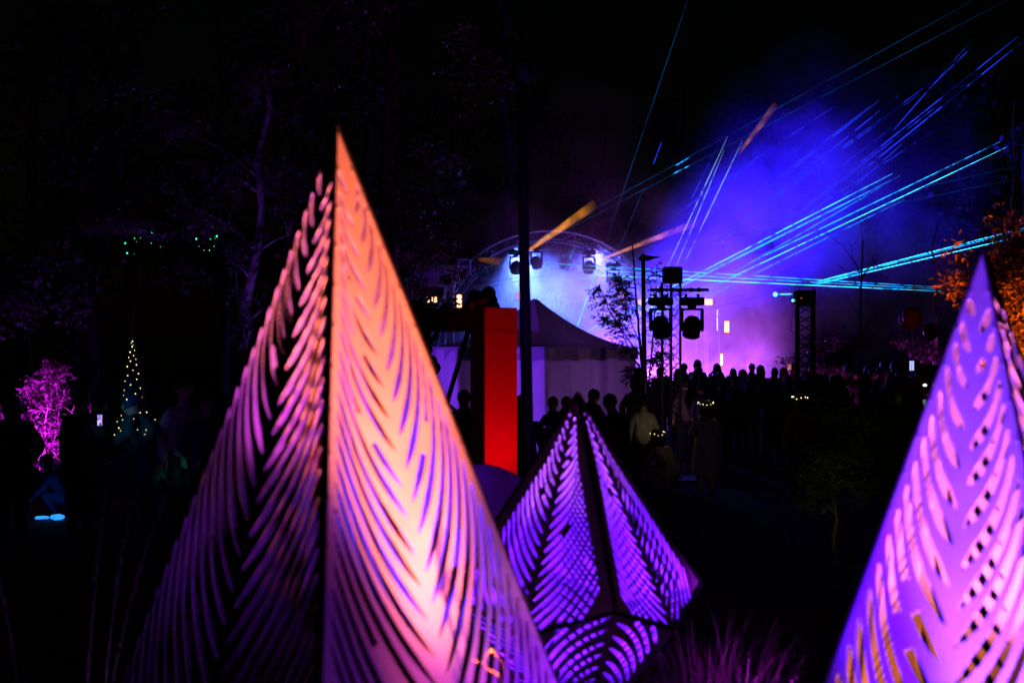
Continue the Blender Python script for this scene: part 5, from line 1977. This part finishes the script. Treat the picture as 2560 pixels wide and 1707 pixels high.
branches = [([(1612, 1010), (1600, 850), (1588, 720), (1581, 612)], .026), ([(1602, 890), (1560, 835), (1520, 770), (1500, 718)], .013), ([(1606, 930), (1575, 880), (1548, 815), (1505, 792)], .013), ([(1620, 990), (1630, 860), (1640, 760), (1641, 672)], .014), ([(1598, 800), (1570, 745), (1545, 690)], .009),
            ([(1596, 850), (1572, 790), (1560, 735), (1552, 700)], .009), ([(1608, 960), (1590, 935), (1578, 915)], .008), ([(1622, 930), (1640, 900), (1655, 880)], .008), ([(1622, 960), (1645, 950), (1660, 945)], .007)]
for pts, w in branches:
    q = [P(x_, y_, D + rs_.uniform(-.25, .25)) - g0 for x_, y_ in pts]
    dense = []
    for j in range(len(q) - 1):
        for k in range(5):
            dense.append(q[j].lerp(q[j + 1], k / 5) + Vector((rs_.gauss(0, .004), 0, 0)))
    dense.append(q[-1])
    stem.tube(dense, [w * (1 - 0.75 * k / len(dense)) + .002 for k in range(len(dense))], 6)
    if pts[-1] == (1581, 612):
        for k in (12, 13, 14):
            for s_ in (-1, 1):
                stem.tube([dense[k], dense[k] + Vector((s_ * .05, 0, .08)), dense[k] + Vector((s_ * .06, 0, .12))], .003, 4)
        continue
    for j, c in enumerate(dense[len(dense) // 3:]):
        for k in range(4):
            d = Vector((rs_.gauss(-.1 if pts[-1][0] < 1600 else .1, .8), rs_.gauss(0, .8), rs_.gauss(.1, .4)))
            spray(c, d, 6, rs_.uniform(.16, .3))
stem.build('stems', M['bark'], sp2, True)
lv.build('leaves', M['leaf'], sp2)

# bare sapling right of the square tower
D = 26.0
g0 = G(2155, D)
bs = empty('bare_sapling', g0, 0, 'thin nearly bare sapling crossed by cyan lasers', 'sapling')
stem = MB()
lv = MB()
for pts, w in [([(2155, 1190), (2152, 900), (2151, 780), (2156, 640), (2157, 600)], .024), ([(2157, 610), (2152, 560), (2153, 558)], .004), ([(2153, 700), (2140, 660), (2110, 620), (2064, 580)], .006), ([(2154, 690), (2190, 650), (2222, 600)], .006), ([(2154, 700), (2180, 655), (2195, 615)], .005), ([(2151, 690), (2130, 640), (2124, 600)], .005), ([(2151, 720), (2120, 680), (2090, 660)], .005), ([(2151, 740), (2180, 720), (2215, 690)], .004), ([(2151, 800), (2130, 760), (2110, 740)], .004), ([(2152, 700), (2170, 670), (2190, 655), (2225, 632)], .004), ([(2151, 840), (2175, 800), (2190, 785)], .004)]:
    q = [P(x_, y_, D + rs_.uniform(-.1, .1)) - g0 for x_, y_ in pts]
    dense = []
    for j in range(len(q) - 1):
        for k in range(4):
            dense.append(q[j].lerp(q[j + 1], k / 4) + Vector((rs_.gauss(0, .006), 0, rs_.gauss(0, .004))))
    dense.append(q[-1])
    stem.tube(dense, [w * (1 - 0.6 * k / len(dense)) + .0015 for k in range(len(dense))], 6)
    if w < .01:
        for c in dense[2:]:
            if rs_.random() < .6:
                e_ = c + Vector((rs_.gauss(0, .05), 0, rs_.gauss(.03, .05)))
                stem.tube([c, e_], .002, 4, False)
                if rs_.random() < .5:
                    leaves(lv, e_, (.04, .04, .03), 3, rs_, .06, .5)
stem.build('stems', M['bark'], bs, True)
lv.build('leaves', M['leaf'], bs)

uplight('added faint violet fill lamp on the grass left of the tall lantern', (-4.6, 13.6, 0.3), P(470, 1020, 16), 4, (0.3, 0.06, 1), 60, 0.9)  # added lamp, gives the adult in the pale jacket a violet tint

uplight('added dim red fill lamp in the crowd under the balloons', (5.2, 18.6, 1.0), P(2300, 805, 21.6), 10, (1, 0.1, 0.03), 40, 0.9)  # added lamp, brings out the red of the balloons

lamp('tent_inside_lamp', 'POINT', (tc_.x + 0.3, tc_.y, 1.2), None, 26, (0.5, 0.14, 0.9), size=0.25)
